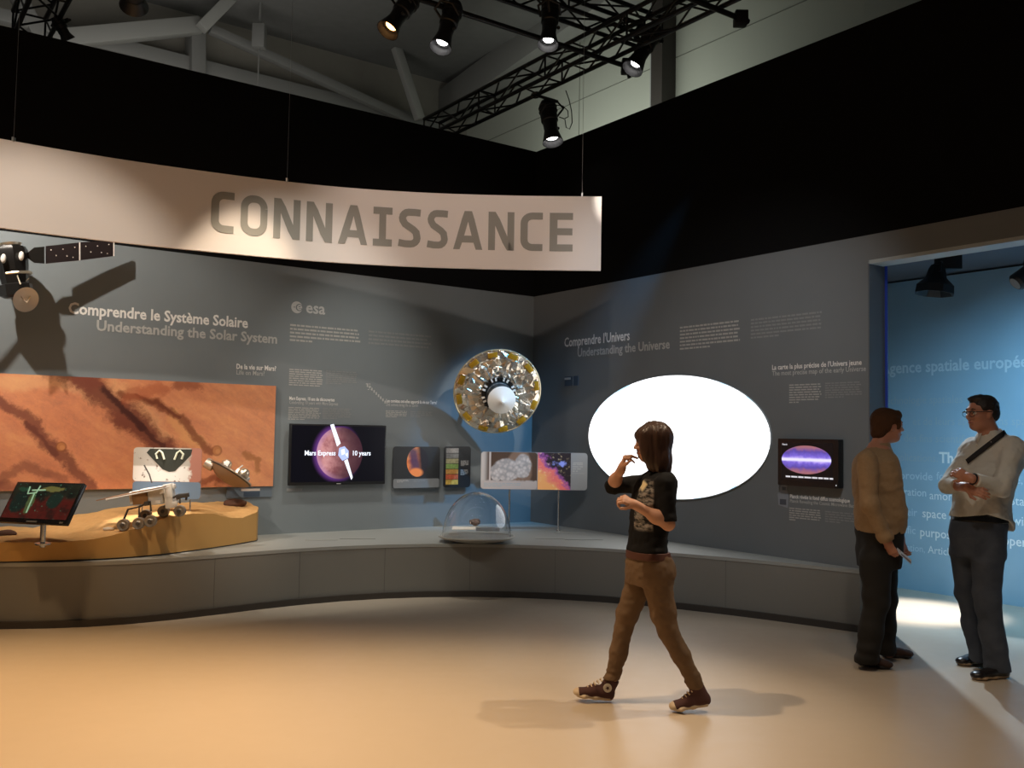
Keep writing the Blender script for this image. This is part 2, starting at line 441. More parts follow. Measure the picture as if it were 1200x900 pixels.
# ------------------------------------------------------------------ plinth
fr = [(-60, 738), (0, 737.7), (60, 737), (100, 735.7), (150, 732.5), (200, 727.5), (250, 721), (300, 714.6), (350, 708.4), (400, 704), (450, 701), (500, 699.3), (550, 699), (600, 699.8), (650, 702),
      (700, 705), (750, 709), (800, 714), (850, 720), (900, 726.4), (950, 733.2), (1003, 741)]
FR = [at_z(u, v) for u, v in fr]
FR = [FR[0] + (FR[0] - FR[1]) * k for k in (3, 2, 1)] + FR
def smooth_pts(P, n=2):
    for _ in range(n): P = [P[0]] + [(P[i - 1] + P[i] * 2 + P[i + 1]) / 4 for i in range(1, len(P) - 1)] + [P[-1]]
    return P
FR = smooth_pts(FR)
e = FR[-1]; FR.append(e + (e - FR[-2]) * 2)
kx = next(i for i, p in enumerate(FR) if p.dot(NR) > OR - .004 or (p - COR).dot(DR) > T0 - .03)
a, b = FR[kx - 1], FR[kx]; FR = FR[:kx] + [a.lerp(b, min((OR - .004 - a.dot(NR)) / max(1e-6, b.dot(NR) - a.dot(NR)) if b.dot(NR) > OR - .004 else 1, (T0 - .03 - (a - COR).dot(DR)) / (b - a).dot(DR)))]
te = (FR[-1] - COR).dot(DR)
def inset(P, d):
    R = []
    for i, p in enumerate(P):
        t_ = (P[min(i + 1, len(P) - 1)] - P[max(i - 1, 0)]).normalized(); R.append(p + Vector((-t_.y, t_.x, 0)) * d)
    return R
LEND = wl((FR[0] - COR).dot(DL) - .6, 0); REND = wr(te, 0)
def slab(P, z0, z1):
    poly = [(p.x, p.y) for p in P] + [(REND.x, REND.y), (COR.x, COR.y), (LEND.x, LEND.y)]
    return MB().prism(poly, z0, z1)
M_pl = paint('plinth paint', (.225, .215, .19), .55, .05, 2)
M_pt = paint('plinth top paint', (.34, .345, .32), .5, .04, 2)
M_kick = mat('kick board', (.05, .042, .035), .6)
M_joint2 = mat('joint shade', (.10, .095, .085), .7)
pl = thing('display_plinth', 'long curved low grey display plinth along both walls', 'plinth', Vector((0, 9, 0)))
Mi = Matrix.Translation((0, -9, 0))
def plp(name, mb, m, **k):
    mb.v = [(x, y - 9, z) for x, y, z in mb.v]; return put(name, mb, m, pl, **k)
FRi = inset(FR, .03)
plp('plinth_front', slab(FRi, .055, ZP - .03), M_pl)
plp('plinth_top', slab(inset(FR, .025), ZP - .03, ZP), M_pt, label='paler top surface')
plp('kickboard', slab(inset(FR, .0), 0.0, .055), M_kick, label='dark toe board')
for i in (9, 11, 13, 15, 17, 19, 21):
    if i + 1 >= len(FRi): continue
    a, b = FRi[i], FRi[i + 1]; t_ = (b - a).normalized(); n_ = Vector((t_.y, -t_.x, 0))
    plp('panel_joint', MB().box((0, 0, 0), (.0025, .002, ZP - .09), fm(t_, n_, UP, a + n_ * .0005 + UP * (.06 + (ZP - .09) / 2))), M_joint2)
M_lab = mat('printed label', (.62, .60, .55), .5); M_labd = mat('dark label', (.10, .11, .12), .5)
for (u0, u1, v, lab) in ((358, 396, 633, 'faint pale caption strip on the plinth under the television'), (398, 440, 631.5, 'second faint caption strip on the plinth, right of the first'),
                         (627, 660, 631.5, 'pale caption strip on the plinth right of the dome'), (662, 706, 632.5, 'greyish caption strip on the plinth beside the pale one right of the dome'),
                         (650, 686, 625, 'pale caption strip at the foot of the thin display post')):
    a, b = at_z(u0, v, ZP), at_z(u1, v, ZP); x = (b - a).normalized()
    tag(put('caption_strip', MB().box((0, 0, .0035), ((b - a).length, .045, .003), fm(x, UP.cross(x), UP, (a + b) / 2)), M_pt if 'grey' in lab or 'second' in lab else mat('pale caption', (.42, .42, .38), .5)), lab, 'caption')

# ------------------------------------------------------------------ banner
bp = [(-230, 233), (-110, 250), (0, 268), (133, 283.5), (250, 295.5), (333, 303), (400, 308.5), (500, 313.5), (600, 316), (704, 317)]
BPW = smooth_pts([at_z(u, v, 3.0) for u, v in bp], 1)
def resample(P, n):
    L = [0]
    for a, b in zip(P, P[1:]): L.append(L[-1] + (b - a).length)
    R = []
    for i in range(n):
        x = L[-1] * i / (n - 1); k = max(j for j in range(len(P) - 1) if L[j] <= x + 1e-9); f = (x - L[k]) / (L[k + 1] - L[k])
        # Catmull-Rom
        p0, p1, p2, p3 = P[max(k - 1, 0)], P[k], P[k + 1], P[min(k + 2, len(P) - 1)]
        R.append(.5 * ((2 * p1) + (p2 - p0) * f + (2 * p0 - 5 * p1 + 4 * p2 - p3) * f * f + (3 * p1 - p0 - 3 * p2 + p3) * f ** 3))
    return R, L[-1]
BC, BLEN = resample(BPW, 80)
BZ0, BZ1 = 3.0, 3.655
M_ban = mat('banner fabric', (.80, .74, .70), .75); M_ban_t = mat('banner print grey', (.30, .29, .26), .7)
bo = BC[-1].copy(); bo.z = BZ0
ban = thing('hanging_banner', 'long curved white hanging banner with grey capital lettering', 'banner', bo)
nrm = []
for i in range(80):
    t_ = (BC[min(i + 1, 79)] - BC[max(i - 1, 0)]).normalized(); nrm.append(Vector((t_.y, -t_.x, 0)))
V = []; F = []
for i, p in enumerate(BC):
    for off, z in ((0, BZ0), (0, BZ1), (-.03, BZ1), (-.03, BZ0)): V.append(p + nrm[i] * off + UP * (z - 3.0) - bo)
for i in range(79):
    for k in range(4): F.append((i * 4 + k, i * 4 + (k + 1) % 4, i * 4 + 4 + (k + 1) % 4, i * 4 + 4 + k))
F += [(0, 1, 2, 3), tuple(79 * 4 + k for k in (3, 2, 1, 0))]
put('banner_panel', MB().add(V, F), M_ban, ban)
# lettering strokes: 0..1 wide, 0..1 high polylines
def arc(cx, cy, r, a0, a1, n=6): return [(cx + r * cos(rad(a0 + (a1 - a0) * i / n)), cy + r * sin(rad(a0 + (a1 - a0) * i / n))) for i in range(n + 1)]
W, R_ = .56, .26
HS = .090                       # half stroke, in cap heights
GL = {                          # outline width, centre lines
 'C': (.53, [[(.53, .91)] + arc(.29, .71, .20, 90, 180) + arc(.29, .29, .20, 180, 270) + [(.53, .09)]]),
 'O': (.68, [arc(.37, .69, .22, 0, 90) + arc(.31, .69, .22, 90, 180) + arc(.31, .31, .22, 180, 270) + arc(.37, .31, .22, 270, 360) + [(.59, .69)]]),
 'N': (.68, [[(.09, 0), (.09, 1)], [(.10, 1.04), (.58, -.04)], [(.59, 0), (.59, 1)]]),
 'A': (.75, [[(.075, -.04), (.365, 1.03)], [(.675, -.04), (.385, 1.03)], [(.20, .27), (.55, .27)], [(.30, .93), (.45, .93)]]),
 'I': (.50, [[(0, .91), (.50, .91)], [(.25, .92), (.25, .08)], [(0, .09), (.50, .09)]]),
 'S': (.57, [[(.56, .90), (.42, .91), (.28, .91)] + arc(.26, .75, .16, 90, 200, 5) + [(.17, .60), (.28, .53), (.38, .465), (.455, .39)] + arc(.32, .25, .16, 20, -90, 5) + [(.18, .09), (.01, .115)]]),
 'E': (.55, [[(.09, 0), (.09, 1)], [(.05, .91), (.55, .91)], [(.09, .51), (.54, .51)], [(.05, .09), (.55, .09)]]),
}
def stroke(mb, pts, hw_, f):
    P = [Vector((x, y, 0)) for x, y in pts]; P = [p for i, p in enumerate(P) if i == 0 or (p - P[i - 1]).length > 1e-4]; n = len(P); A = []
    for i in range(n):
        d1 = (P[i] - P[i - 1]).normalized() if i else (P[1] - P[0]).normalized()
        d2 = (P[i + 1] - P[i]).normalized() if i < n - 1 else d1
        t_ = (d1 + d2).normalized(); k = 1 / max(.5, t_.dot(d1)); nn = Vector((-t_.y, t_.x, 0)) * hw_ * k
        A.append((P[i] + nn, P[i] - nn))
    # subdivide long runs so the strokes follow the curved cloth
    V = [f(q.x, q.y) for a in A for q in a]
    mb.add(V, [(2 * i, 2 * i + 1, 2 * i + 3, 2 * i + 2) for i in range(n - 1)])
def onban(u, v):            # arc length + height of a pixel on the banner's cloth
    best = min(range(80), key=lambda i: abs(projx(BC[i]) - u)); return best / 79 * BLEN
def projx(P):
    d = Vector((P.x, P.y, 3.3)) - CAM; return 600 + FPX * d.dot(CR) / d.dot(_F)
S0, S1 = onban(250, 0), onban(671, 0)
word = 'CONNAISSANCE'; gap = .16
tot = sum(GL[c][0] for c in word) + gap * (len(word) - 1)
sc = (S1 - S0) / tot; CH = .34; zb = BZ0 + .165
def bpoint(s):
    x = max(0, min(78.999, s / BLEN * 79)); i = int(x); f = x - i
    return BC[i].lerp(BC[i + 1], f), nrm[i].lerp(nrm[i + 1], f)
cur = S0
for c in word:
    wd, st = GL[c]; mb = MB()
    for pts in st:
        def f(x, y, c0=cur):
            p, n_ = bpoint(c0 + x * sc); return p + n_ * .004 + UP * (zb + min(1, max(0, y)) * CH - 3.0) - bo
        Q = []
        for a, b in zip(pts, pts[1:]):
            k = 4 if math.dist(a, b) > .3 else 1
            Q += [(a[0] + (b[0] - a[0]) * i / k, a[1] + (b[1] - a[1]) * i / k) for i in range(k)]
        Q.append(pts[-1])
        stroke(mb, Q, HS, f)
    put('letter', mb, M_ban_t, ban, smooth=None, label='grey capital %s' % c)
    cur += (wd + gap) * sc
M_wire = mat('steel wire', (.5, .5, .48), .4, .8)
for u in (9, 333, 681):
    i = min(range(80), key=lambda i: abs(projx(BC[i]) - u)); p = BC[i].copy(); p.z = BZ1
    put('suspension_wire', MB().tube(p - bo - UP * .01, p - bo + UP * 2.6, .0014, 6), M_wire, ban, label='thin steel wire')
    put('wire_clip', MB().box(p - bo + UP * .012, (.012, .035, .03)), M_wire, ban)
# ------------------------------------------------------------------ wall lettering
M_white = mat('white vinyl', (.86, .84, .80), .5); M_lgrey = mat('light grey vinyl', (.50, .50, .48), .5)
M_text = mat('pale print', (.46, .45, .42), .6); M_faint = mat('faint print', (.27, .28, .275), .6)
def sign(k, u, v, label, cat='wall lettering', group=None):
    s, z = PX[k](u, v); return thing('wall_lettering', label, cat, frame(k, s, z, .002), group)
g = sign('L', 80, 367, 'large two line white and grey title about the Solar System on the left wall')
letters('L', 'Comprendre le Système Solaire', 80, 367, 291, 353.3, M_white, .026, g)
letters('L', 'Understanding the Solar System', 113, 387, 325, 374.3, M_lgrey, .024, g, off=.0025)
g = sign('L', 277, 433, 'small white and grey heading asking about life on Mars, above the orange mural')
letters('L', 'De la vie sur Mars?', 277, 432, 323.5, 426, M_white, .024, g)
letters('L', 'Life on Mars?', 277, 438.7, 310, 433, M_lgrey, .012, g)
g = sign('L', 341, 402, 'two wide blocks of fine print under the agency logo on the left wall')
para('L', 340, 378.5, 425, 400.5, 5, M_text, 1, g, last=.3)
para('L', 432, 386, 506, 404, 4, M_faint, 2, g, last=.95)
g = sign('L', 339, 452, 'pair of fine print blocks above the ten year heading on the left wall')
para('L', 339, 431.5, 379, 452, 8, M_text, 3, g, last=.9); para('L', 382, 433.5, 419, 450, 7, M_faint, 4, g)
g = sign('L', 339, 480, 'ten year heading with two fine print blocks above the large television')
letters('L', 'Mars Express, 10 ans de découvertes', 339, 468.5, 392, 464.3, M_white, .02, g)
letters('L', 'Celebrating 10 years with Mars Express', 339, 473.2, 396, 469.2, M_lgrey, .008, g)
para('L', 338, 476.5, 376, 492, 8, M_text, 5, g); para('L', 378, 477.5, 412, 491, 7, M_faint, 6, g)
g = sign('L', 452, 480, 'comet heading with two fine print blocks right of the small probe drawing')
letters('L', 'Les comètes ont-elles apporté la vie sur Terre?', 452.5, 471.3, 512, 467.4, M_white, .02, g)
letters('L', 'Did comets bring life to Earth?', 452.5, 475.6, 490, 471.8, M_lgrey, .008, g)
para('L', 452, 480.5, 478, 489, 5, M_text, 7, g); para('L', 481, 481.5, 507, 489, 4, M_faint, 8, g)
# esa mark
s0, z0 = LWp(341, 366)
g = thing('agency_logo', 'grey esa logo with round emblem on the left wall', 'logo', frame('L', s0, z0, .002))
M_logo = mat('logo grey', (.55, .55, .54), .5)
c = Vector((.062, .058))
outer = [(c.x + .062 * cos(a), c.y + .062 * sin(a)) for a in [rad(35 + 290 * i / 40) for i in range(41)]]
inner = [(c.x + .026 + .038 * cos(a), c.y + .038 * sin(a)) for a in [rad(325 - 290 * i / 30) for i in range(31)]]
mb = MB(); n = 31
for i in range(n - 1):
    oi, oj = int(i * 40 / 30), int((i + 1) * 40 / 30)
    mb.add([(*outer[oi], 0), (*outer[oj], 0), (*inner[30 - (30 - i)], 0)], []) if False else None
    a, b = outer[oi], outer[oj]; q, r = inner[30 - i - 1], inner[30 - i]
    mb.add([(*a, 0), (*b, 0), (*inner[::-1][i + 1], 0), (*inner[::-1][i], 0)], [(0, 1, 2, 3)])
put('emblem', mb, M_logo, g, smooth=None)
mb = MB(); pts = arc(c.x + .03, c.y, .022, 0, 320, 14); pts = [(c.x + .008, c.y - .004)] + pts
mb2 = MB(); stroke(mb2, pts, .0065, lambda x, y: Vector((x, y, .001))); put('emblem_letter', mb2, M_logo, g, smooth=None)
mb2 = MB(); mb2.prism(ellipse(.007, .007, c.x - .028, c.y, 12), 0, .001); put('emblem_dot', mb2, M_grey, g, smooth=None)
me = text_mesh('esa', LWp(380.5, 366)[0] - LWp(358, 366)[0], .125, .02)
put('wordmark', me, M_logo, g, None if False else Matrix.Translation((LWp(358.5, 366)[0] - s0, .012, 0)), smooth=None)
# right wall
g = sign('R', 661, 406, 'large two line white and grey title about the Universe on the right wall')
letters('R', 'Comprendre l\'Univers', 661.5, 406.5, 738, 395.5, M_white, .02, g)
letters('R', 'Understanding the Universe', 677, 418, 785, 408, M_lgrey, .022, g, off=.0025)
g = sign('R', 797, 410, 'two broad fine print blocks high on the right wall above the white oval')
para('R', 797, 382, 870, 411, 7, M_text, 9, g); para('R', 880, 373, 966, 398, 6, M_faint, 10, g, last=.4)
g = sign('R', 905, 433, 'two line heading about the most precise map with fine print, beside the doorway')
letters('R', 'La carte la plus précise de l\'Univers jeune', 905, 433.4, 1010, 427.5, M_white, .02, g)
letters('R', 'The most precise map of the early Universe', 905, 440.3, 1015, 434.6, M_lgrey, .01, g, off=.0025)
para('R', 925, 450, 963, 473, 8, M_text, 11, g, last=.3); para('R', 967, 448, 1011, 467, 7, M_faint, 12, g)
g = sign('R', 925, 590, 'cosmic background heading with fine print below the small screen')
letters('R', 'Planck révèle le fond diffus cosmologique', 926, 583.5, 996, 579, M_white, .02, g)
letters('R', 'Planck Revealing the Cosmic Microwave Background', 926, 588.6, 1016, 584.6, M_lgrey, .01, g, off=.0025)
para('R', 925, 594, 963, 610, 6, M_text, 13, g, last=.2); para('R', 967, 598, 1003, 612, 5, M_faint, 14, g)
# small probe drawing on the left wall and small satellite icon on the right wall
s0, z0 = LWp(440, 460)
mb = MB()
for i in range(9):
    q = i / 8; x = -.10 + .22 * q; y = .08 - .18 * q
    mb.box((x, y, 0), (.016, .03, .001), Matrix.Translation((0, 0, 0)))
for i in range(6):
    mb.box((-.11 + i * .012, .09 - (i % 3) * .03, 0), (.02, .008, .001))
tag(put('probe_drawing', mb, M_lgrey, None, frame('L', s0, z0, .002), smooth=None), 'small diagonal grey drawing of a probe left of the gold foil disc', 'drawing')
s0, z0 = RWp(918, 579)
g = thing('satellite_icon', 'small pale grey satellite picture under the small wall screen', 'drawing', frame('R', s0, z0, .002))
M_icon = mat('icon grey', (.26, .28, .31), .5); M_icond = mat('icon dark', (.07, .08, .10), .5)
put('body', MB().prism([(-.05, -.10), (.05, -.12), (.06, 0), (.04, .05), (.05, .09), (-.02, .10), (-.04, .02), (-.06, 0)], 0, .002), M_icon, g)
put('panel', MB().box((0, -.07, .003), (.07, .05, .001)), M_icond, g); put('panel', MB().box((.01, .05, .003), (.04, .03, .001)), M_icond, g)
# small dark scale card on the right wall
s0, z0 = RWp(670, 446.5)
g = thing('scale_card', 'tiny dark blue wall card left of the big white oval', 'card', frame('R', s0, z0, .002))
M_card = mat('card blue', (.05, .07, .10), .5)
put('card', MB().box((0, 0, .002), (.25, .11, .004)), M_card, g); put('heading', MB().box((-.07, .03, .005), (.11, .025, .001)), M_lgrey, g, label='pale heading bar')
put('panel_line', MB().box((.03, 0, .005), (.004, .11, .001)), M_faint, g)

# ------------------------------------------------------------------ orange planet mural
sA, zA = -8.2, .99; ML = -3.29
mx = lambda u, v: (LWp(u, v)[0] - sA, LWp(u, v)[1] - zA)
M_mur = mat('orange planet surface print', (.6, .3, .15), .5); t = NT(M_mur)
wv = t.v('ADD', t.P, t.v('SCALE', t.v('SUBTRACT', t.noise(2.6, 9, .68, color=True), (.5, .5, .5)), sc=.36))
wv2 = t.v('ADD', t.P, t.v('SCALE', t.v('SUBTRACT', t.noise(9, 5, .6, color=True), (.5, .5, .5)), sc=.10))
flat = t.v('MULTIPLY', wv, (1, 1, 0)); flat2 = t.v('MULTIPLY', wv2, (1, 1, 0))
base = t.ramp(t.noise(1.6, 7, .62, flat), (.30, (.44, .15, .055)), (.48, (.68, .29, .10)), (.70, (.82, .48, .24)))
x, y, z = t.xyz()
base = t.mix(t.f('MULTIPLY', t.smooth(x, 2.6, 4.9), .55), base, (.72, .38, .11))
tex = t.noise(7, 9, .72, flat2); base = t.mix(.5, base, t.ramp(tex, (.3, (.22, .06, .02)), (.55, (.62, .26, .09)), (.8, (.85, .5, .26))), 'OVERLAY')
sv = t.n('ShaderNodeCombineXYZ'); X_, Y_, Z_ = t.xyz(wv2)
t.set(sv.inputs[0], t.f('SUBTRACT', t.f('MULTIPLY', X_, .82), t.f('MULTIPLY', Y_, .57)))
t.set(sv.inputs[1], t.f('MULTIPLY', t.f('ADD', t.f('MULTIPLY', X_, .57), t.f('MULTIPLY', Y_, .82)), 4.5))
stk = t.noise(1.5, 10, .72, sv.outputs[0])
base = t.mix(.55, base, t.ramp(stk, (.30, (.20, .07, .035)), (.48, (.58, .30, .13)), (.62, (.80, .52, .30)), (.75, (.92, .70, .50))), 'OVERLAY')
fine = t.noise(30, 6, .75, flat)
base = t.mix(.30, base, t.ramp(fine, (.35, (.15, .06, .03)), (.6, (.8, .55, .35))), 'OVERLAY')
rag = t.noise(8, 8, .75, flat); base = t.mix(.42, base, t.mix(stk, (.42, .24, .15), (.80, .56, .36)))
def ridge(pts, w, col, k, vec):
    global base
    d = None; w = w * .95
    for a, b in zip(pts, pts[1:]):
        q = t.seg(vec, mx(*a), mx(*b)); d = q if d is None else t.f('MINIMUM', d, q)
    d = t.f('ADD', d, t.f('MULTIPLY', t.f('SUBTRACT', rag, .5), w * 1.5))
    base = t.mix(t.f('MULTIPLY', t.smooth(d, w, w * .3), k), base, col)
ridge([(-30, 445), (70, 448), (130, 470)], .10, (.80, .45, .22), .5, flat)
ridge([(130, 455), (165, 480), (190, 515)], .16, (.80, .45, .22), .45, flat)
ridge([(205, 490), (235, 520)], .10, (.75, .36, .14), .7, flat)
ridge([(88, 438), (118, 460), (140, 478), (160, 495), (185, 520), (205, 530)], .17, (.16, .035, .022), .9, flat)
ridge([(120, 458), (142, 478), (165, 500)], .045, (.055, .012, .010), .9, flat2)
ridge([(150, 490), (172, 506), (190, 522)], .035, (.07, .016, .012), .8, flat2)
ridge([(30, 496), (52, 517), (64, 532)], .03, (.07, .016, .012), .8, flat2)
ridge([(158, 464), (190, 476), (210, 490)], .022, (.09, .02, .012), .9, flat2)
ridge([(60, 436), (100, 450)], .10, (.20, .05, .03), .6, flat)
ridge([(140, 462), (180, 472), (212, 490), (228, 512), (245, 530)], .055, (.20, .05, .02), .8, flat2)
ridge([(150, 462), (185, 455)], .12, (.42, .10, .04), .6, flat)
ridge([(205, 452), (225, 450)], .10, (.25, .06, .03), .7, flat)
ridge([(-10, 462), (22, 485), (52, 515), (66, 532), (98, 560), (110, 572)], .085, (.17, .045, .03), .8, flat)
ridge([(0, 562), (30, 545), (55, 555), (75, 562)], .07, (.20, .06, .04), .6, flat2)
ridge([(-60, 560), (10, 570), (60, 575)], .06, (.20, .06, .04), .6, flat2)
ridge([(235, 566), (250, 560), (262, 562)], .05, (.22, .05, .02), .7, flat2)
ridge([(285, 530), (300, 540), (300, 552)], .05, (.34, .13, .04), .7, flat2)
for (u, v, r) in ((71, 523.5, .042), (253, 528, .048)):
    cx, cy = mx(u, v); d = t.ell(cx, cy, r, r)
    base = t.mix(t.f('MULTIPLY', t.smooth(d, 1.25, .95), .7), base, (.30, .09, .03)); base = t.mix(t.smooth(d, .95, .7), base, (.52, .2, .07))
    base = t.mix(t.smooth(t.ell(cx + r * .2, cy - r * .15, r * .6, r * .6), 1, .6), base, (.62, .26, .10))
t.base(base)
mb = MB().box(((ML - sA) / 2, .51, .012), (ML - sA, 1.02, .024))
mu = thing('planet_mural', 'large orange and rust coloured picture of a planet surface on the left wall', 'picture', frame('L', sA, zA, .001))
put('print', MB().box(((ML - sA) / 2, .51, .026), (ML - sA, 1.02, .004)), M_mur, mu, smooth=None)
put('backing_board', mb, mat('board edge', (.30, .28, .25), .6), mu)
# caption below the mural
s0, z0 = LWp(265, 583.5); s1, z1 = LWp(318, 571)
cp = thing('mural_caption', 'blue grey caption strip under the right end of the orange mural', 'caption', frame('L', s0, z0, .001))
wd = s1 - s0
put('strip', MB().box((wd / 2, .055, .006), (wd, .11, .012)), mat('caption blue', (.14, .17, .20), .4), cp)
put('heading', MB().box((wd * .52, .077, .013), (wd * .42, .022, .002)), mat('caption cream', (.75, .62, .52), .5), cp, label='cream heading')
put('text_box', MB().box((wd * .55, .032, .013), (wd * .36, .05, .002)), mat('caption navy', (.05, .07, .10), .5), cp, label='dark text box')

# ------------------------------------------------------------------ sandy terrain bed
edge = [(-60, 661), (0, 660), (50, 659), (100, 657.5), (150, 655), (190, 651), (225, 646.5), (260, 641.5), (285, 637.5), (300, 634.5)]
ET = [at_z(u, v, ZP) for u, v in edge]
ET = [ET[0] + (ET[0] - ET[1]) * .8] + ET
ET = smooth_pts(ET, 1)
ht = {-200: .16, -60: .165, 0: .167, 69: .160, 110: .175, 133: .205, 161: .252, 179: .290, 199: .325, 225: .335, 247: .318, 270: .262, 283: .250, 300: .285}
hk = sorted(ht); 
def hfront(u): return float(np.interp(u, hk, [ht[k] for k in hk]))
hb = {-200: .15, 0: .155, 50: .18, 83: .165, 111: .225, 133: .265, 170: .30, 222: .335, 278: .335, 300: .34}
bk = sorted(hb)
def hback(u): return float(np.interp(u, bk, [hb[k] for k in bk]))
us = [-130] + [u for u, _ in edge]
endp = ET[-1]
# top surface: rows from the front edge to the wall
rows = []; NU, NV = 150, 46
ETc, L_ = resample(ET, NU)
uu = np.interp(np.linspace(0, 1, NU), np.linspace(0, 1, len(us)), us)
uu = [(lambda P: 600 + FPX * (P - CAM).dot(CR) / (P - CAM).dot(_F))(p) for p in ETc]
from mathutils import noise as mnoise
last = ETc[-1]
for i, p in enumerate(ETc):
    s_ = (p - COR).dot(DL); o_ = OL - p.dot(NL)         # distance in front of the wall
    row = []
    u = uu[i]
    for j in range(NV):
        q = j / (NV - 1)
        tail = max(0, (i - NU * .90) / (NU * .10))
        pos = COR + DL * (s_ + (.10 * tail ** 2) * sin(min(1, q * 2) * pi / 2) - .0) - NL * (o_ * (1 - q) + .004 * q)
        h0, h1 = hfront(u), hback(u + 18 * q)
        h = h0 + (h1 - h0) * (q ** .8)
        h += .020 * (mnoise.noise(pos * 3.0)) * min(1, q * 4) + .010 * mnoise.noise(pos * 9.0) * min(1, q * 8 + .3) + .004 * mnoise.noise(pos * 30)
        if q < .03: h -= .008
        row.append(pos + UP * (ZP + h))
    rows.append(row)
bo2 = rows[NU // 2][0].copy(); bo2.z = ZP
mb = MB(); mb.grid([[p - bo2 for p in r] for r in rows])
nv = len(mb.v)
# skirt: front and right end faces down to the plinth
loop = [rows[i][0] for i in range(NU)] + [rows[-1][j] for j in range(1, NV)]
V = []; F = []
for k, p in enumerate(loop):
    V += [p - bo2, Vector((p.x, p.y, ZP + .012)) - bo2]
for k in range(len(loop) - 1): F.append((2 * k, 2 * k + 1, 2 * k + 3, 2 * k + 2))
M_sand = mat('orange sand', (.62, .36, .14), .95, spec=.1); t = NT(M_sand)
t.base(t.mix(t.noise(18, 5, .7), (.50, .27, .095), (.70, .42, .18))); t.bump(t.noise(90, 4, .7), .6, .01)
M_side = paint('ochre painted side', (.52, .29, .085), .7, .05, 6)
bed = thing('terrain_bed', 'orange sandy terrain display bed on the left end of the plinth', 'display', bo2)
put('sand_surface', mb, M_sand, bed, smooth=80)
put('side_panel', MB().add(V, F), M_side, bed, smooth=50, label='smooth ochre side')
V2 = []; F2 = []
loopi = [p for p in loop]
for p in loop: V2 += [Vector((p.x, p.y, ZP + .012)) - bo2, Vector((p.x, p.y, ZP + .001)) - bo2]
mb2 = MB().add([v + Vector((0, .012, 0)) for v in V2], F); put('shadow_gap', mb2, M_kick, bed, label='dark base line')
TG = np.array([tuple(q) for r in rows for q in r])
def terrain_z(P):
    return float(TG[np.argmin((TG[:, 0] - P.x) ** 2 + (TG[:, 1] - P.y) ** 2), 2])
# rocks
M_rock = mat('pale rock', (.62, .50, .36), .9); M_rockd = mat('dark patch', (.10, .045, .025), .9)
def on_terrain(u, v):
    """march the pixel ray to the terrain"""
    d = ray(u, v); d = d / d.y; best = None
    for k in range(240):
        P = CAM + d * (6.6 + k * .012)
        z = terrain_z(P)
        if P.z <= z: return Vector((P.x, P.y, z))
    return P
random.seed(3)
def rock(u, v, r, label, m):
    P = on_terrain(u, v); bm = bmesh.new(); bmesh.ops.create_icosphere(bm, subdivisions=2, radius=1)
    for q in bm.verts: q.co = Vector((q.co.x * r * 1.4, q.co.y * r, q.co.z * r * .55)) * (1 + .25 * mnoise.noise(q.co * 2 + Vector((u, 0, 0))))
    me = bpy.data.meshes.new('rock'); bm.to_mesh(me); bm.free()
    tag(put('rock', me, m, None, Matrix.Translation(P + UP * r * .2), smooth=60), label, 'rock', None)
rock(127, 621.5, .035, 'small pale flat rock on the sand left of the rover', M_rock)
rock(8, 627, .06, 'dark rust coloured patch of rock at the left frame edge on the sand', M_rockd)
rock(275, 592, .085, 'dark brown flat rock on top of the sand mound, right end', M_rockd)

# monitor on the sand
yM = 7.25
e1 = Vector((.56, -.20, .008)).normalized()
BL = at_y(-3, 611, yM); e2 = Vector((.075, .17, .325)); e2 = (e2 - e1 * e2.dot(e1)).normalized()
nn = e1.cross(e2)
BR = at_y(80, 611, yM - .2); wM = (BR - BL).dot(e1); hM = .345
base_p = on_terrain(45, 628)
mo = thing('display_monitor', 'small tilted monitor on a chrome post standing in the sand', 'monitor', fm(e1, e2, nn, BL))
M_frame = mat('black gloss bezel', (.012, .012, .014), .25); M_chrome = mat('chrome', (.7, .7, .68), .2, 1.0)
put('housing', MB().box((wM / 2, hM / 2, -.02), (wM, hM, .04), bev=.008), M_frame, mo)
M_scr = mat('monitor picture', (.01, .01, .01), .3); t = NT(M_scr); x, y, z = t.xyz()
pic = t.mix(t.smooth(t.f('ADD', y, t.f('MULTIPLY', t.noise(14, 4), .05)), .20, .26), (.11, .012, .008), (.02, .022, .012))
pic = t.mix(t.f('MULTIPLY', t.smooth(t.noise(7, 4, .6), .45, .62), .8), pic, (.006, .008, .006))
for (cx, cy, rx, ry, c, k) in ((.12, .17, .09, .10, (.010, .022, .016), 1), (.46, .19, .075, .07, (.012, .03, .02), 1), (.40, .285, .12, .022, (.26, .23, .06), .8), (.23, .17, .035, .10, (.10, .15, .05), .9), (.12, .28, .07, .02, (.02, .08, .04), .8)):
    pic = t.mix(t.f('MULTIPLY', t.smooth(t.ell(cx, cy, rx, ry, t.v('ADD', t.P, t.v('SCALE', t.v('SUBTRACT', t.noise(20, 3, color=True), (.5, .5, .5)), sc=.04))), 1.05, .8), k), pic, c)
pic = t.mix(t.smooth(t.noise(45, 2, .5), .66, .74), pic, (.12, .35, .22))
t.emit(t.mix(.35, pic, (.012, .010, .008)), .85); t.base((0, 0, 0))
put('screen', MB().prism(rrect(wM - .03, hM - .05, .004, wM / 2, hM / 2 + .01), .0005, .002), M_scr, mo, smooth=None)
M_gleam = mat('picture green metal', (.3, .4, .3), .4, emit=(.16, .30, .19), es=1)
mb = MB()
for P_ in ([(.16, .30, .003), (.17, .24, .003), (.25, .25, .003), (.26, .31, .003)], [(.2, .27, .003), (.33, .275, .003)], [(.235, .24, .003), (.245, .08, .003)]):
    mb.ring([Vector(p) for p in P_], .006, 6)
put('screen_image', mb, M_gleam, mo, label='green lit machine parts on the screen')
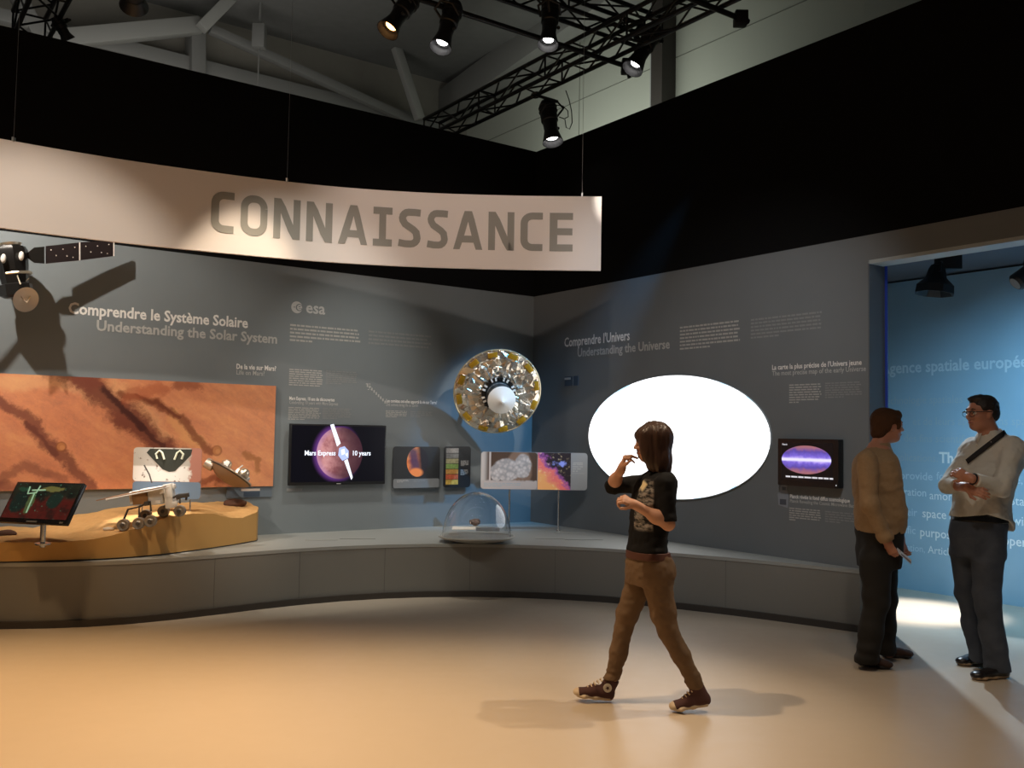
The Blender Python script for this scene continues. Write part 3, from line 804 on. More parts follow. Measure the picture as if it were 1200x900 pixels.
put('logo_strip', MB().box((wM * .5, .012, .001), (.10, .012, .003)).box((wM * .93, .012, .001), (.03, .012, .003)), mat('silver trim', (.6, .6, .6), .3, .8), mo)
top = BL + e1 * (wM * .56) + nn * -.065 + e2 * .05; foot = Vector((top.x, top.y, terrain_z(top) - .02))
Mi = mo.matrix_world.inverted()
put('post', MB().tube(Mi @ foot, Mi @ (top + UP * .06), .022, 14), M_chrome, mo)
mb = MB().lathe([(.06, 0), (.06, .012), (.03, .02)], 24, Mi @ Matrix.Translation(foot + UP * .02)); put('foot_plate', mb, M_chrome, mo)

# graphic panel behind the rover
P0 = on_terrain(195, 598); yP = 8.22
a, b = at_y(155, 584, yP), at_y(235, 584, yP); tp = at_y(155, 524, yP)
wP = (b - a).length; hP = tp.z - a.z
xx = (b - a).normalized(); xx.z = 0; xx.normalize()
gp = thing('graphic_panel', 'clear rounded graphic panel with white top and dark triangle picture, behind the rover', 'panel', fm(xx, UP, xx.cross(UP), Vector((a.x, a.y, a.z))))
M_ac = mat('clear acrylic', (.9, .93, .95), .08, Transmission_Weight=.92, IOR=1.2)
M_gpic = mat('graphic print', (.7, .7, .7), .4); t = NT(M_gpic); x, y, z = t.xyz()
hp = hP
pic = t.mix(t.smooth(y, hp * .62, hp * .66), (.86, .84, .80), (.50, .47, .42))
sp = t.noise(16, 3, .7); pic = t.mix(t.smooth(sp, .60, .66), pic, (.22, .17, .14))
pic = t.mix(t.smooth(t.f('ADD', x, t.f('MULTIPLY', t.noise(20, 3), .1)), wP * .90, wP * .94), pic, (.45, .20, .15))
pic = t.mix(t.smooth(y, hp * .335, hp * .345), pic, pic)
t.base(pic)
put('print', MB().prism(rrect(wP - .0, hP * .66, .03, wP / 2, hP * .67), .003, .007), M_gpic, gp, smooth=None)
put('acrylic_sheet', MB().prism(rrect(wP, hP, .035, wP / 2, hP / 2), -.004, .002), M_ac, gp)
M_gbl = mat('print blue band', (.17, .25, .36), .4); M_gdk = mat('print charcoal', (.035, .04, .032), .5); M_gcr = mat('print cream', (.72, .75, .60), .5)
put('caption_band', MB().prism(rrect(wP - .002, hP * .33, .03, wP / 2, hP * .17), .003, .006), M_gbl, gp, label='blue caption band')
put('picture_shape', MB().prism([(wP * .24, hP * .975), (wP * .19, hP * .90), (wP * .43, hP * .58), (wP * .53, hP * .53), (wP * .62, hP * .55), (wP * .84, hP * .86), (wP * .86, hP * .975)][::-1], .0075, .009), M_gdk, gp, label='dark triangular shape')
mb = MB()
for sg in (-1, 1):
    pts = [(wP * (.53 + sg * .18), hP * .78, .01), (wP * (.53 + sg * .20), hP * .88, .01), (wP * (.53 + sg * .15), hP * .945, .01), (wP * (.53 + sg * .11), hP * .90, .01), (wP * (.53 + sg * .075), hP * .77, .01)]
    pts = [(px + .0, py, .01) for px, py, _ in pts]
    mb.ring([Vector(p) for p in pts], .010, 6)
put('picture_hook', mb, M_gcr, gp, label='two cream hook shapes')
for k in (.15, .85): put('support_post', MB().tube((wP * k, 0, -.002), (wP * k, -(a.z - terrain_z(a)) - .03, -.002), .006), M_chrome, gp)

# rover
yR = 7.80
sR = yR / FPX
O = at_y(180, 604, yR)
rx = Vector((cos(rad(8)), sin(rad(8)) * 1, 0)).normalized(); ry = UP.cross(rx)
tiltv = (rx + UP * .16).normalized(); upv = ry.cross(tiltv) * -1
upv = tiltv.cross(ry)
ro = thing('rover_model', 'white six wheeled rover model climbing the sand mound', 'model', fm(tiltv, ry, upv, O))
Mr = ro.matrix_world.inverted()
def rp(u, v, dy=0): return Mr @ at_y(u, v, yR + dy)
M_rw = mat('rover white', (.85, .82, .76), .45); M_rd = mat('rover dark metal', (.10, .09, .08), .45, .5); M_rg = mat('rover bronze', (.35, .19, .08), .45, .3)
M_wheel = mat('wheel metal', (.32, .27, .21), .4, .5)
k = 7.9 / 1097
put('body', MB().box(rp(180, 581), (.17, .20, .14), bev=.012).box(rp(162, 582), (.10, .18, .10), bev=.01), M_rw, ro)
put('side_plate', MB().box(rp(164, 583, -.12), (.12, .012, .11), bev=.004), M_rg, ro, label='bronze side plate')
put('mast_box', MB().box(rp(199, 581), (.07, .12, .20), bev=.008).box(rp(199, 571), (.09, .07, .035), bev=.006), M_rw, ro)
put('mast', MB().ring([rp(178, 566), rp(175, 556), rp(170, 547), rp(169, 545)], .006, 8), M_rd, ro)
mb = MB(); p0, p1 = rp(122, 584.5), rp(198, 569)
xd = (p1 - p0).normalized(); yd = Vector((0, 1, 0)); yd = (yd - xd * yd.dot(xd)).normalized(); zd = xd.cross(yd)
mb.box((0, 0, 0), ((p1 - p0).length, .30, .008), fm(xd, yd, zd, (p0 + p1) / 2)); put('solar_panel', mb, mat('panel brown', (.42, .24, .14), .35, .3), ro, label='flat solar panel')
put('panel_rim', MB().tube(rp(124, 585.5, -.15), rp(198, 571, -.15), .006), M_rw, ro)
whe = [(145, 609, -.14), (163, 606, -.14), (177, 599, -.14), (171, 602, .14), (192, 594, .14), (211, 590, .14)]
for (u, v, dy) in whe:
    c = at_y(u, v, yR + dy); c.z = terrain_z(c) + .044; c = Mr @ c
    wh = put('wheel', MB().lathe([(.024, -.024), (.044, -.030), (.048, -.02), (.048, .02), (.044, .030), (.024, .024), (.014, .034)], 24, fm(Vector((1, 0, 0)), Vector((0, 0, 1)), Vector((0, -1, 0)), c)), M_wheel, ro)
    put('hub', MB().lathe([(.016, -.045), (.016, .045)], 12, fm(Vector((1, 0, 0)), Vector((0, 0, 1)), Vector((0, -1, 0)), c)), M_rd, wh)
put('suspension_arm', MB().ring([rp(145, 609, -.10), rp(150, 597, -.11), rp(163, 594, -.11), rp(163, 606, -.10)], .009, 8), M_rd, ro)
put('suspension_arm', MB().ring([rp(163, 594, -.11), rp(176, 588, -.11), rp(177, 599, -.10)], .009, 8), M_rd, ro)
put('suspension_arm', MB().ring([rp(192, 594, .11), rp(200, 586, .11), rp(211, 584, .11), rp(211, 590, .11)], .009, 8), M_rd, ro)
put('robot_arm', MB().ring([rp(203, 583, -.05), rp(210, 580, -.06), rp(219, 579, -.06), rp(218, 586, -.06)], .010, 8), M_rd, ro)
put('drill_box', MB().box(rp(214, 581, -.06), (.10, .05, .035), bev=.006), M_rd, ro)
for (u, v) in ((186, 588), (190, 576), (172, 590), (205, 590)): put('equipment_box', MB().box(rp(u, v, -.11), (.04, .03, .035), bev=.005), M_rw if u != 172 else M_rd, ro)

# lander heat shield on the wall side
yL = 9.0; c = at_y(270, 555, yL)
ax = Vector((.46, .30, .82)).normalized()
xa = Vector((.87, .0, -.49)); xa = (xa - ax * xa.dot(ax)).normalized()
la = thing('lander_model', 'tilted disc shaped lander model with two gold spheres, in front of the mural', 'model', fm(xa, ax.cross(xa), ax, c))
M_sh = mat('brown heat shield', (.30, .19, .11), .5); M_rim = mat('lander rim dark', (.04, .035, .03), .4); M_gold = mat('warm silver', (.85, .72, .55), .3, .9)
put('heat_shield', MB().lathe([(.0, -.10), (.10, -.085), (.18, -.04), (.215, -.01), (.215, .0), (0, .0)], 40), M_sh, la)
put('rim', MB().lathe([(.215, -.012), (.225, -.004), (.225, .012), (.20, .018), (0, .018)], 40), M_rim, la, label='dark upper deck')
put('rim_band', MB().lathe([(.228, .0), (.23, .006), (.225, .012)], 40, cap=False), M_gold, la)
for (x_, y_, r) in ((-.09, .04, .052), (.11, -.02, .056)): put('sphere_tank', MB().ball((x_, y_, .06), r), M_gold, la)
for i in range(7):
    random.seed(i); q = random.uniform(-.12, .15); put('instrument_box', MB().box((q, random.uniform(-.12, .1), .045), (.045, .05, .05 + .04 * random.random()), bev=.006), M_gold if i % 2 else M_rw, la)
put('antenna', MB().tube((.0, .06, .02), (.03, .1, .14), .006), M_rw, la)
put('canister', MB().lathe([(.05, -.04), (.055, 0), (.05, .04)], 20, fm(Vector((0, 1, 0)), Vector((0, 0, 1)), Vector((1, 0, 0)), Vector((-.20, -.05, -.03)))), mat('canister grey', (.55, .47, .38), .4, .6), la)
dn = LWp(262, 560)
put('wall_bracket', MB().tube(la.matrix_world.inverted() @ c, la.matrix_world.inverted() @ wl((c - COR).dot(DL), c.z - .02, .031), .012), M_rd, la)

# ------------------------------------------------------------------ satellite model hanging at top left
oS = .27
cS = at_plane(14, 312, NL, OL - oS)
ss = cS.y / FPX
sat = thing('satellite_model', 'dark satellite model with one long solar wing hanging in the top left corner', 'model', cS)
def sp_(u, v, d=0): return at_plane(u, v, NL, OL - oS - d) - cS
M_sb = mat('satellite black foil', (.02, .018, .016), .3, .4); M_sw = mat('solar wing', (.025, .018, .018), .35); M_dish = mat('dish white', (.72, .68, .62), .4); t = NT(M_sw)
x, y, z = t.xyz()
bx = (sp_(20, 338) - sp_(12, 284)).normalized(); axs = -bx           # long axis: upward
bz = axs; bxx = DL - bz * DL.dot(bz); bxx.normalize(); byy = bz.cross(bxx)
def sM(p): return fm(bxx, byy, bz, p)
put('body', MB().lathe([(.10, -.27), (.13, -.25), (.13, -.16), (.105, -.15), (.125, .02), (.135, .13), (.12, .16), (.09, .165), (.085, .175)], 8, sM(sp_(15, 312))), M_sb, sat)
put('top_ring', MB().lathe([(.085, 0), (.09, .02), (.06, .028), (.0, .022)], 20, sM(sp_(12, 288))), M_gold, sat, label='bright ring')
put('waist_ring', MB().lathe([(.125, -.01), (.13, 0), (.125, .012), (.09, .012)], 8, sM(sp_(19, 321))), M_gold, sat)
for (u, v, d) in ((4, 303, .13), (25, 300, .13)): put('thruster', MB().ball(sp_(u, v, d), (.022, .02, .04)), M_dish, sat)
put('feed_strut', MB().tube(sp_(20, 322, .1), sp_(24, 333, .16), .006).tube(sp_(10, 330, .05), sp_(16, 345, .1), .008).tube(sp_(27, 333, .05), sp_(34, 326, .1), .003), M_gold, sat)
dz = (-NL * .8 + DL * .28 - UP * .28).normalized(); dx_ = DL - dz * DL.dot(dz); dx_.normalize()
Md = fm(dx_, dz.cross(dx_), dz, sp_(30, 351, .12))
put('dish', MB().lathe([(.0, -.05), (.06, -.035), (.105, .0), (.108, .006), (.06, -.02), (0, -.035)], 36, Md), M_dish, sat, label='pale round dish antenna')
put('dish_feed', MB().tube(Md @ Vector((-.03, .02, -.02)), Md @ Vector((0, -.02, .03)), .005).tube(Md @ Vector((.045, .02, -.02)), Md @ Vector((0, -.02, .03)), .005), M_gold, sat)
mb = MB()
A_, B_ = sp_(29, 298, .0), sp_(40, 297, 0)
wu = bz
def wpt(u, v, d): return sp_(u, v, d)
qt = [((53, 288.5), (53, 309)), ((94, 284), (94, 305)), ((134, 281.5), (134, 300))]
dof = [0, -.06, -.115]
put('wing_yoke', MB().add([wpt(30, 298, .02), wpt(30, 301, .02), wpt(40, 308, .02), wpt(52, 309, .02), wpt(52, 289, .02), wpt(40, 290, .02)], [(0, 1, 2, 3, 4, 5)]).tube(wpt(26, 300, .02), wpt(34, 299, .02), .008), M_sb, sat)
M_dots = mat('wing fittings', (.75, .68, .6), .4)
for i in (0, 1):
    (a1_, b1_), (a2_, b2_) = qt[i], qt[i + 1]
    P4 = [wpt(*b1_, dof[i]), wpt(*b2_, dof[i + 1]), wpt(*a2_, dof[i + 1]), wpt(*a1_, dof[i])]
    e = NL * .012
    P4 = [P4[0].lerp(P4[1], .015), P4[1].lerp(P4[0], .015), P4[2].lerp(P4[3], .015), P4[3].lerp(P4[2], .015)]
    wg = put('solar_wing', MB().add(P4 + [p + e for p in P4], [(0, 1, 2, 3), (4, 5, 6, 7), (0, 1, 5, 4), (1, 2, 6, 5), (2, 3, 7, 6), (3, 0, 4, 7)]), M_sw, sat)
    mb = MB()
    for (fx, fy) in ((.15, .75), (.3, .4), (.5, .72), (.62, .3), (.8, .2), (.85, .75)):
        p = P4[0].lerp(P4[1], fx).lerp(P4[3].lerp(P4[2], fx), fy) - e * .3; mb.ball(p, .0055, seg=8, rings=5)
    put('fitting', mb, M_dots, wg)
    put('edge_rail', MB().tube(P4[1], P4[2], .005, 6), M_dots, wg)
put('wall_bracket', MB().tube(sp_(14, 305, 0), sp_(14, 305, 0) + NL * (oS - .003), .012, 8), M_sb, sat)
put('wing', MB().add([wpt(-2, 300, .1), wpt(-2, 315, .1), wpt(-80, 330, .3), wpt(-80, 312, .3)], [(0, 1, 2, 3)]).tube(wpt(4, 305, .08), wpt(-4, 307, .1), .008), M_sw, sat)
# ------------------------------------------------------------------ big television
def quad(k, u0, v0, u1, v1):
    """frame + size of a wall item from two pixel corners (top-left, bottom-right)"""
    s0, zt = PX[k](u0, v0); s1, zb = PX[k](u1, v1); return s0, zb, s1 - s0, zt - zb
M_dark = mat('black plastic', (.010, .010, .011), .35); M_case = mat('charcoal case', (.03, .032, .035), .45)
s0, z0, wT, hT = quad('L', 337, 497, 447, 566)
z0 = .995; hT = .635
tv = thing('television', 'large black wall television showing a pink planet with a probe', 'television', frame('L', s0, z0, .001))
put('bracket', MB().box((wT / 2, hT / 2, .02), (.5, .3, .04)), M_dark, tv)
put('housing', MB().box((wT / 2, hT / 2, .06), (wT, hT, .05), bev=.008), M_dark, tv)
M_tv = mat('television picture', (.005, .005, .005), .3, spec=.2); t = NT(M_tv)
px_ = wT / 110.0
def tvp(u, v): return (u - 337.5) * px_, (566 - v) * px_ * .97 - .02 * 0
cx, cy = tvp(393, 531.5); R0 = 26.5 * px_
d = t.ell(cx, cy, R0, R0 * 1.03)
sub = t.ell(cx + R0 * .35, cy - R0 * .1, R0 * 1.25, R0 * 1.25)
pl_c = t.ramp(t.noise(9, 6, .6), (.35, (.30, .10, .11)), (.55, (.56, .25, .25)), (.75, (.66, .36, .35)))
pl_c = t.mix(t.smooth(t.ell(cx - R0 * .45, cy + R0 * .0, R0 * 1.6, R0 * 1.5), .35, 1.0), pl_c, (.02, .008, .015))
xx_, yy_, zz_ = t.xyz(); lef = t.smooth(xx_, cx + R0 * .55, cx - R0 * .8)
pl_c = t.mix(t.f('MULTIPLY', t.f('MULTIPLY', t.smooth(d, .75, 1.0), .7), lef), pl_c, (.50, .25, .40))
pl_c = t.mix(t.f('MULTIPLY', t.f('SUBTRACT', 1.0, lef), .85), pl_c, (.05, .015, .025))
glow = t.mix(t.smooth(d, 1.25, .95), (.001, .001, .003), (.12, .035, .20))
glow = t.mix(t.smooth(t.ell(cx - R0 * .35, cy, R0 * 1.25, R0 * 1.3), 1.1, .7), (.001, .001, .004), glow)
t.emit(t.mix(t.smooth(d, 1.01, .985), glow, pl_c), 1.15)
put('screen', MB().prism(rrect(wT - .03, hT - .05, .003, wT / 2, hT / 2 + .008), .0852, .0865), M_tv, tv, smooth=None)
M_e = mat('picture white', (.5, .5, .5), .4, emit=(.75, .85, 1), es=1.1); M_e2 = mat('picture blue', (.3, .4, .6), .4, emit=(.35, .42, .75), es=1)
me = text_mesh('Mars Express', tvp(388, 0)[0] - tvp(353.5, 0)[0], 5.2 * px_, .02); put('screen_text', me, M_e, tv, Matrix.Translation((*tvp(353.5, 534), .088)), smooth=None)
me = text_mesh('10 years', tvp(428.5, 0)[0] - tvp(407.5, 0)[0], 5.2 * px_, .02); put('screen_text', me, M_e, tv, Matrix.Translation((*tvp(408, 534), .088)), smooth=None)
def flat(pts, z=.0872): return [(*tvp(u, v), z) for u, v in pts]
mb = MB()
mb.add(flat([(381, 501), (385, 500), (393.5, 521), (389.5, 524.5)]), [(0, 1, 2, 3)]).add(flat([(398, 540), (402, 538), (408.5, 558), (407, 561)]), [(0, 1, 2, 3)])
put('screen_probe_wing', mb, M_e, tv, smooth=None)
mb = MB().add(flat([(392, 526), (398, 524), (403, 529), (403, 537), (396, 540), (391, 534)], .0874), [(0, 1, 2, 3, 4, 5)]); put('screen_probe_body', mb, M_e2, tv, smooth=None)
mb = MB().add(flat([(394, 528), (398, 527), (399, 532), (395, 534)], .0876), [(0, 1, 2, 3)]).add(flat([(399, 533), (402, 531), (402, 536)], .0876), [(0, 1, 2)]); put('screen_probe_part', mb, M_e, tv, smooth=None)
put('badge', MB().box((wT / 2, .012, .086), (.05, .008, .002)), mat('badge silver', (.5, .5, .5), .4), tv)
tag(put('wall_caption', MB().box((0, 0, .003), (.17, .03, .004)), M_faint, None, frame('L', LWp(345, 574)[0], LWp(345, 574)[1], .001)), 'faint small caption plate under the left end of the large television', 'caption')

# ------------------------------------------------------------------ two dark panels right of the television
def rpanel(k, u0, v0, u1, v1, label, off=.12):
    s0, z0, w_, h_ = quad(k, u0, v0, u1, v1)
    g = thing('info_board', label, 'board', frame(k, s0, z0, .001)); return g, w_, h_
g, w_, h_ = rpanel('L', 457.5, 523, 511, 571.5, 'black rounded wall panel with a half lit red planet globe')
put('spacer', MB().box((w_ / 2, h_ / 2, .03), (.3, .25, .06)), M_dark, g)
M_pan = mat('panel charcoal', (.022, .023, .025), .4); M_pg = mat('panel grey strip', (.21, .22, .225), .5)
put('board', MB().prism(rrect(w_, h_, .035, w_ / 2, h_ / 2), .06, .072), M_pan, g)
put('caption_strip', MB().prism(rrect(w_ - .01, h_ * .22, .02, w_ / 2, h_ * .125), .0722, .074), M_pg, g, label='grey caption strip')
put('caption_text', para_mb(.15, .03, 3, 5), M_text, g, Matrix.Translation((.05, h_ * .15, .0745)), smooth=None)
put('caption_text', para_mb(.15, .03, 3, 6), M_faint, g, Matrix.Translation((.26, h_ * .15, .0745)), smooth=None)
M_gl = mat('red globe print', (.5, .2, .1), .5); t = NT(M_gl)
gx, gy, gr = w_ * .515, h_ * .635, .165
x, y, z = t.xyz()
c_ = t.ramp(t.noise(7, 5, .6), (.38, (.48, .09, .03)), (.52, (.75, .22, .06)), (.70, (.85, .40, .16)))
c_ = t.mix(t.f('MULTIPLY', t.smooth(t.seg(t.v('MULTIPLY', t.v('ADD', t.P, t.v('SCALE', t.noise(5, 4, color=True), sc=.08)), (1, 1, 0)), (gx - .02, gy + .14), (gx + .02, gy - .04)), .10, .02), .9), c_, (.04, .03, .09))
c_ = t.mix(t.smooth(t.f('ADD', x, t.f('MULTIPLY', y, .12)), gx + .02, gx + .09), c_, (.018, .014, .018))
c_ = t.mix(t.smooth(t.ell(gx - .02, gy - .12, .10, .06), 1.1, .6), c_, (.80, .24, .07))
t.base(c_); t.emit(c_, .25)  # the printed globe gets a faint glow of its own to brighten it
put('globe_picture', MB().prism(ellipse(gr * .83, gr, gx, gy), .0722, .0735), M_gl, g, smooth=None, label='red planet globe')
g, w_, h_ = rpanel('L', 517, 523, 547, 570.5, 'narrow black rounded wall panel with a column of small colour pictures')
put('spacer', MB().box((w_ / 2, h_ / 2, .03), (.2, .25, .06)), M_dark, g)
put('board', MB().prism(rrect(w_, h_, .035, w_ / 2, h_ / 2), .06, .072), M_pan, g)
cols = [(.36, .36, .36), (.24, .25, .25), (.42, .40, .22), (.26, .42, .10), (.60, .30, .06), (.75, .12, .04), (.80, .42, .07)]
for i, c in enumerate(cols):
    mm = mat('tile picture', c, .5); t = NT(mm); v_ = t.noise(45, 3, .7); t.base(t.mix(v_, tuple(q * .3 for q in c), tuple(min(1, q * 1.6 + .04) for q in c)))
    put('picture_tile', MB().box((w_ * .30, h_ * (.90 - .128 * i), .073), (w_ * .46, h_ * .115, .002)), mm, g, smooth=None)
for y0 in (.52, .30): put('text_block', para_mb(w_ * .3, h_ * .14, 6, int(y0 * 100)), M_lgrey, g, Matrix.Translation((w_ * .62, h_ * y0, .0725)), smooth=None)

# ------------------------------------------------------------------ double picture panel on posts
pc = at_z(655, 622.5, ZP); yD = pc.y
a, b = at_y(563, 573, yD - .06), at_y(688, 573, yD + .02)
h_ = at_y(563, 529, yD - .06).z - a.z; xx = Vector((b.x - a.x, b.y - a.y, 0)); w_ = xx.length; xx.normalize()
g = thing('picture_panel', 'wide rounded double picture panel standing on thin steel posts', 'panel', fm(xx, UP, xx.cross(UP), a))
sx = w_ / 125.0
put('board', MB().prism(rrect(w_, h_, .035, w_ / 2, h_ / 2), -.006, .004), mat('panel grey acrylic', (.36, .37, .375), .35), g)
M_ph = mat('machine photograph', (.5, .4, .35), .5); t = NT(M_ph); x, y, z = t.xyz()
wv = t.v('ADD', t.P, t.v('SCALE', t.v('SUBTRACT', t.noise(16, 3, color=True), (.5, .5, .5)), sc=.03))
vr = t.voro(26, 'F1', 'Distance', wv)
c_ = t.ramp(vr, (.1, (.85, .72, .62)), (.45, (.55, .40, .32)), (.75, (.10, .05, .03)))
blob = t.f('MINIMUM', t.ell(w_ * .24, h_ * .52, w_ * .13, h_ * .30, wv), t.f('MINIMUM', t.ell(w_ * .39, h_ * .62, w_ * .08, h_ * .32, wv), t.ell(w_ * .15, h_ * .45, w_ * .06, h_ * .24, wv)))
bg = t.mix(t.smooth(x, w_ * .08, w_ * .02), (.11, .055, .03), (.72, .60, .50))
bg = t.mix(t.smooth(t.f('ABSOLUTE', t.f('SUBTRACT', x, w_ * .085)), .014, .006), bg, (.75, .60, .5))
bg = t.mix(t.smooth(t.ell(w_ * .36, h_ * .55, w_ * .13, h_ * .6, wv), 1.0, .8), bg, (.32, .18, .11))
c_ = t.mix(t.smooth(blob, 1.1, .9), bg, t.mix(.55, c_, (.80, .70, .62)))
low = t.f('ADD', y, t.f('MULTIPLY', t.noise(30, 2), .03))
c_ = t.mix(t.smooth(low, h_ * .30, h_ * .24), c_, (.66, .53, .45))
t.base(c_)
put('photograph', MB().prism(rrect(w_ * .525, h_ - .006, .03, w_ * .264, h_ / 2), .0045, .006), M_ph, g, smooth=None, label='warm photograph of machinery')
M_nb = mat('nebula picture', (.3, .1, .1), .5); t = NT(M_nb); x, y, z = t.xyz()
wv = t.v('ADD', t.P, t.v('SCALE', t.v('SUBTRACT', t.noise(9, 6, .65, color=True), (.5, .5, .5)), sc=.28))
X, Y, Z = t.xyz(wv)
dg_ = t.f('ADD', t.f('DIVIDE', t.f('SUBTRACT', X, w_ * .53), w_ * .32), t.f('DIVIDE', Y, h_))
c_ = t.mix(t.smooth(dg_, 1.16, .98), (.015, .008, .012), (.30, .08, .30))
c_ = t.mix(t.smooth(dg_, 1.05, .85), c_, (.75, .16, .14)); c_ = t.mix(t.smooth(dg_, .8, .5), c_, (.80, .36, .12))
c_ = t.mix(t.smooth(t.noise(22, 5, .7), .55, .7), c_, t.mix(.5, c_, (.95, .75, .45)))
c_ = t.mix(t.smooth(t.ell(w_ * .74, h_ * .72, w_ * .06, h_ * .10, wv), 1.1, .4), c_, (.25, .30, .75))
t.base(c_); t.emit(c_, .25)  # slight emission added to lift the printed nebula
put('nebula_picture', MB().box((w_ * .688, h_ / 2, .005), (w_ * .31, h_ - .004, .003)), M_nb, g, smooth=None, label='colourful nebula picture')
put('caption_text', para_mb(w_ * .10, h_ * .24, 4, 9), M_lgrey, g, Matrix.Translation((w_ * .86, h_ * .48, .0045)), smooth=None)
put('heading_line', MB().box((w_ * .91, h_ * .73, .0045), (w_ * .09, .012, .001)).box((w_ * .91, h_ * .45, .0045), (w_ * .12, .004, .001)), M_lgrey, g)
put('photo_caption', para_mb(w_ * .36, h_ * .12, 3, 10), M_lgrey, g, Matrix.Translation((w_ * .03, h_ * .06, .0065)), smooth=None)
for u in (597, 655):
    k = (at_y(u, 573, yD) - a).dot(xx)
    put('post', MB().tube((k, .01, -.012), (k, -(a.z - ZP), -.012), .009, 12), M_chrome, g)
    put('post_foot', MB().lathe([(.03, 0), (.03, .006), (.012, .012)], 20, Matrix.Translation((k, -(a.z - ZP) + .0005, -.012)) @ Matrix.Rotation(-pi / 2, 4, 'X')), M_chrome, g)

# ------------------------------------------------------------------ glass dome case
dc = at_z(558.5, 629, .55); sD = dc.y / FPX; Rd = 44.5 * sD
g = thing('dome_case', 'clear glass dome on a pale round dish at the front of the plinth', 'display case', Vector((dc.x, dc.y, ZP)))
M_dish2 = mat('dish grey paint', (.40, .40, .37), .45)
put('dish_base', MB().lathe([(0, .0005), (Rd * .38, .0005), (Rd * .62, .012), (Rd * .92, .036), (Rd, .052), (Rd * 1.0, .062), (Rd * .965, .066), (Rd * .93, .056), (0, .056)], 72), M_dish2, g)
M_glass = mat('clear dome glass', (1, 1, 1), .02, Transmission_Weight=1.0, IOR=1.45)
Rg = Rd * .90; Hg = 51 * sD
o_, i_ = [], []
for k in range(25):
    a_ = (pi / 2) * k / 24
    prof = cos(a_)
    o_.append((Rg * prof if k < 24 else 0, Hg * sin(a_))); i_.append(((Rg - .004) * prof if k < 24 else 0, (Hg - .004) * sin(a_)))
put('glass_dome', MB().lathe(o_ + i_[::-1], 72, Matrix.Translation((0, 0, .057)), cap=False), M_glass, g, smooth=60)
P = lambda u, v: at_z(u, v, ZP + .057) - Vector((dc.x, dc.y, ZP))
p = P(557, 617.5)
bm = bmesh.new(); bmesh.ops.create_icosphere(bm, subdivisions=4, radius=1)
for q in bm.verts: q.co = Vector((q.co.x * .062, q.co.y * .05, q.co.z * .035)) * (1 + .35 * mnoise.noise(q.co * 1.7) + .12 * mnoise.noise(q.co * 5))
me = bpy.data.meshes.new('meteorite'); bm.to_mesh(me); bm.free()
me_o = tag(put('meteorite', me, mat('meteorite brown', (.16, .10, .075), .5), None, Matrix.Translation(Vector((dc.x, dc.y, ZP)) + p + UP * .055), smooth=50), 'small brown stone specimen inside the glass dome', 'specimen')
st = tag(put('specimen_stand', MB().lathe([(.05, 0), (.05, .008), (.012, .012), (.012, .03), (.03, .034)], 24, Matrix.Translation(Vector((dc.x, dc.y, ZP + .0575)) + Vector((p.x, p.y, 0)))), mat('stand pale', (.62, .58, .5), .3)), 'little pale stand carrying the stone inside the glass dome', 'stand')
for (u0, u1, v, mm, lab) in ((529, 557, 620.5, mat('label white', (.82, .76, .66), .5), 'white label strip inside the glass dome'), (558, 586, 622, mat('label grey', (.15, .155, .16), .5), 'dark grey label strip inside the glass dome')):
    q, r = P(u0, v), P(u1, v + .5)
    xd = (r - q); L = xd.length; xd.normalize()
    up_ = Vector((0, -.35, .94)); up_ = (Vector((0, .9, .44)))
    tag(put('label_strip', MB().box((0, 0, 0), (L, .055, .006)), mm, None, fm(xd, up_, xd.cross(up_), Vector((dc.x, dc.y, ZP + .0725)) + (q + r) / 2 - UP * .057)), lab, 'label')

# ------------------------------------------------------------------ gold foil disc spacecraft
dcn = at_plane(583, 459, NL, OL - .62); Rg2 = 51.2 * dcn.y / FPX
tgt = (CAM - dcn).normalized(); right = tgt.cross(UP) * -1; right.normalize(); upd = tgt.cross(right)
axg = (tgt + right * .17 - upd * .33).normalized()
xg = UP.cross(axg).normalized(); yg = axg.cross(xg)
ga = thing('disc_spacecraft', 'round gold foil spacecraft disc with white cone antenna on the corner wall', 'model', fm(xg, yg, axg, dcn))
M_foil = mat('crumpled foil', (.70, .62, .50), .24, .92); t = NT(M_foil)
x, y, z = t.xyz()
t.base(t.mix(t.smooth(t.noise(6, 3), .4, .62), (.68, .56, .42), (.80, .77, .68)))
t.bump(t.noise(34, 3, .6), .35, .01)
random.seed(5)
n_r, n_a = 17, 66; V = []; F = []
for i in range(n_r):
    r = .02 + (Rg2 - .02) * i / (n_r - 1)
    for k in range(n_a):
        a_ = 2 * pi * k / n_a
        if 0 < i < n_r - 1: a_ += random.uniform(-.035, .035); r += random.uniform(-.009, .009)
        q = Vector((r * cos(a_), r * sin(a_), 0)); cr = abs(mnoise.noise(q * 9 + Vector((0, 0, 3)))) * .045 + random.uniform(0, .022)
        V.append((q.x * (1 + .012 * cos(12 * a_)), q.y * (1 + .012 * cos(12 * a_)), .035 * (1 - (r / Rg2) ** 2) + cr * min(1, (Rg2 - r) * 12 + .15)))
for i in range(n_r - 1):
    for k in range(n_a):
        l = (k + 1) % n_a; A_ = (i * n_a + k, (i + 1) * n_a + k, (i + 1) * n_a + l, i * n_a + l)
        F += [(A_[0], A_[1], A_[2]), (A_[0], A_[2], A_[3])] if (i + k) % 2 else [(A_[0], A_[1], A_[3]), (A_[1], A_[2], A_[3])]
F.append(tuple(range(n_a))[::-1] if False else tuple(range(n_a)))
put('foil_disc', MB().add(V, F), M_foil, ga, smooth=8)
put('rear_shield', MB().lathe([(0, -.03), (Rg2 * .5, -.03), (Rg2 * .97, -.012), (Rg2 * 1.0, -.002)], 72), mat('shield back', (.10, .10, .11), .4, .5), ga)
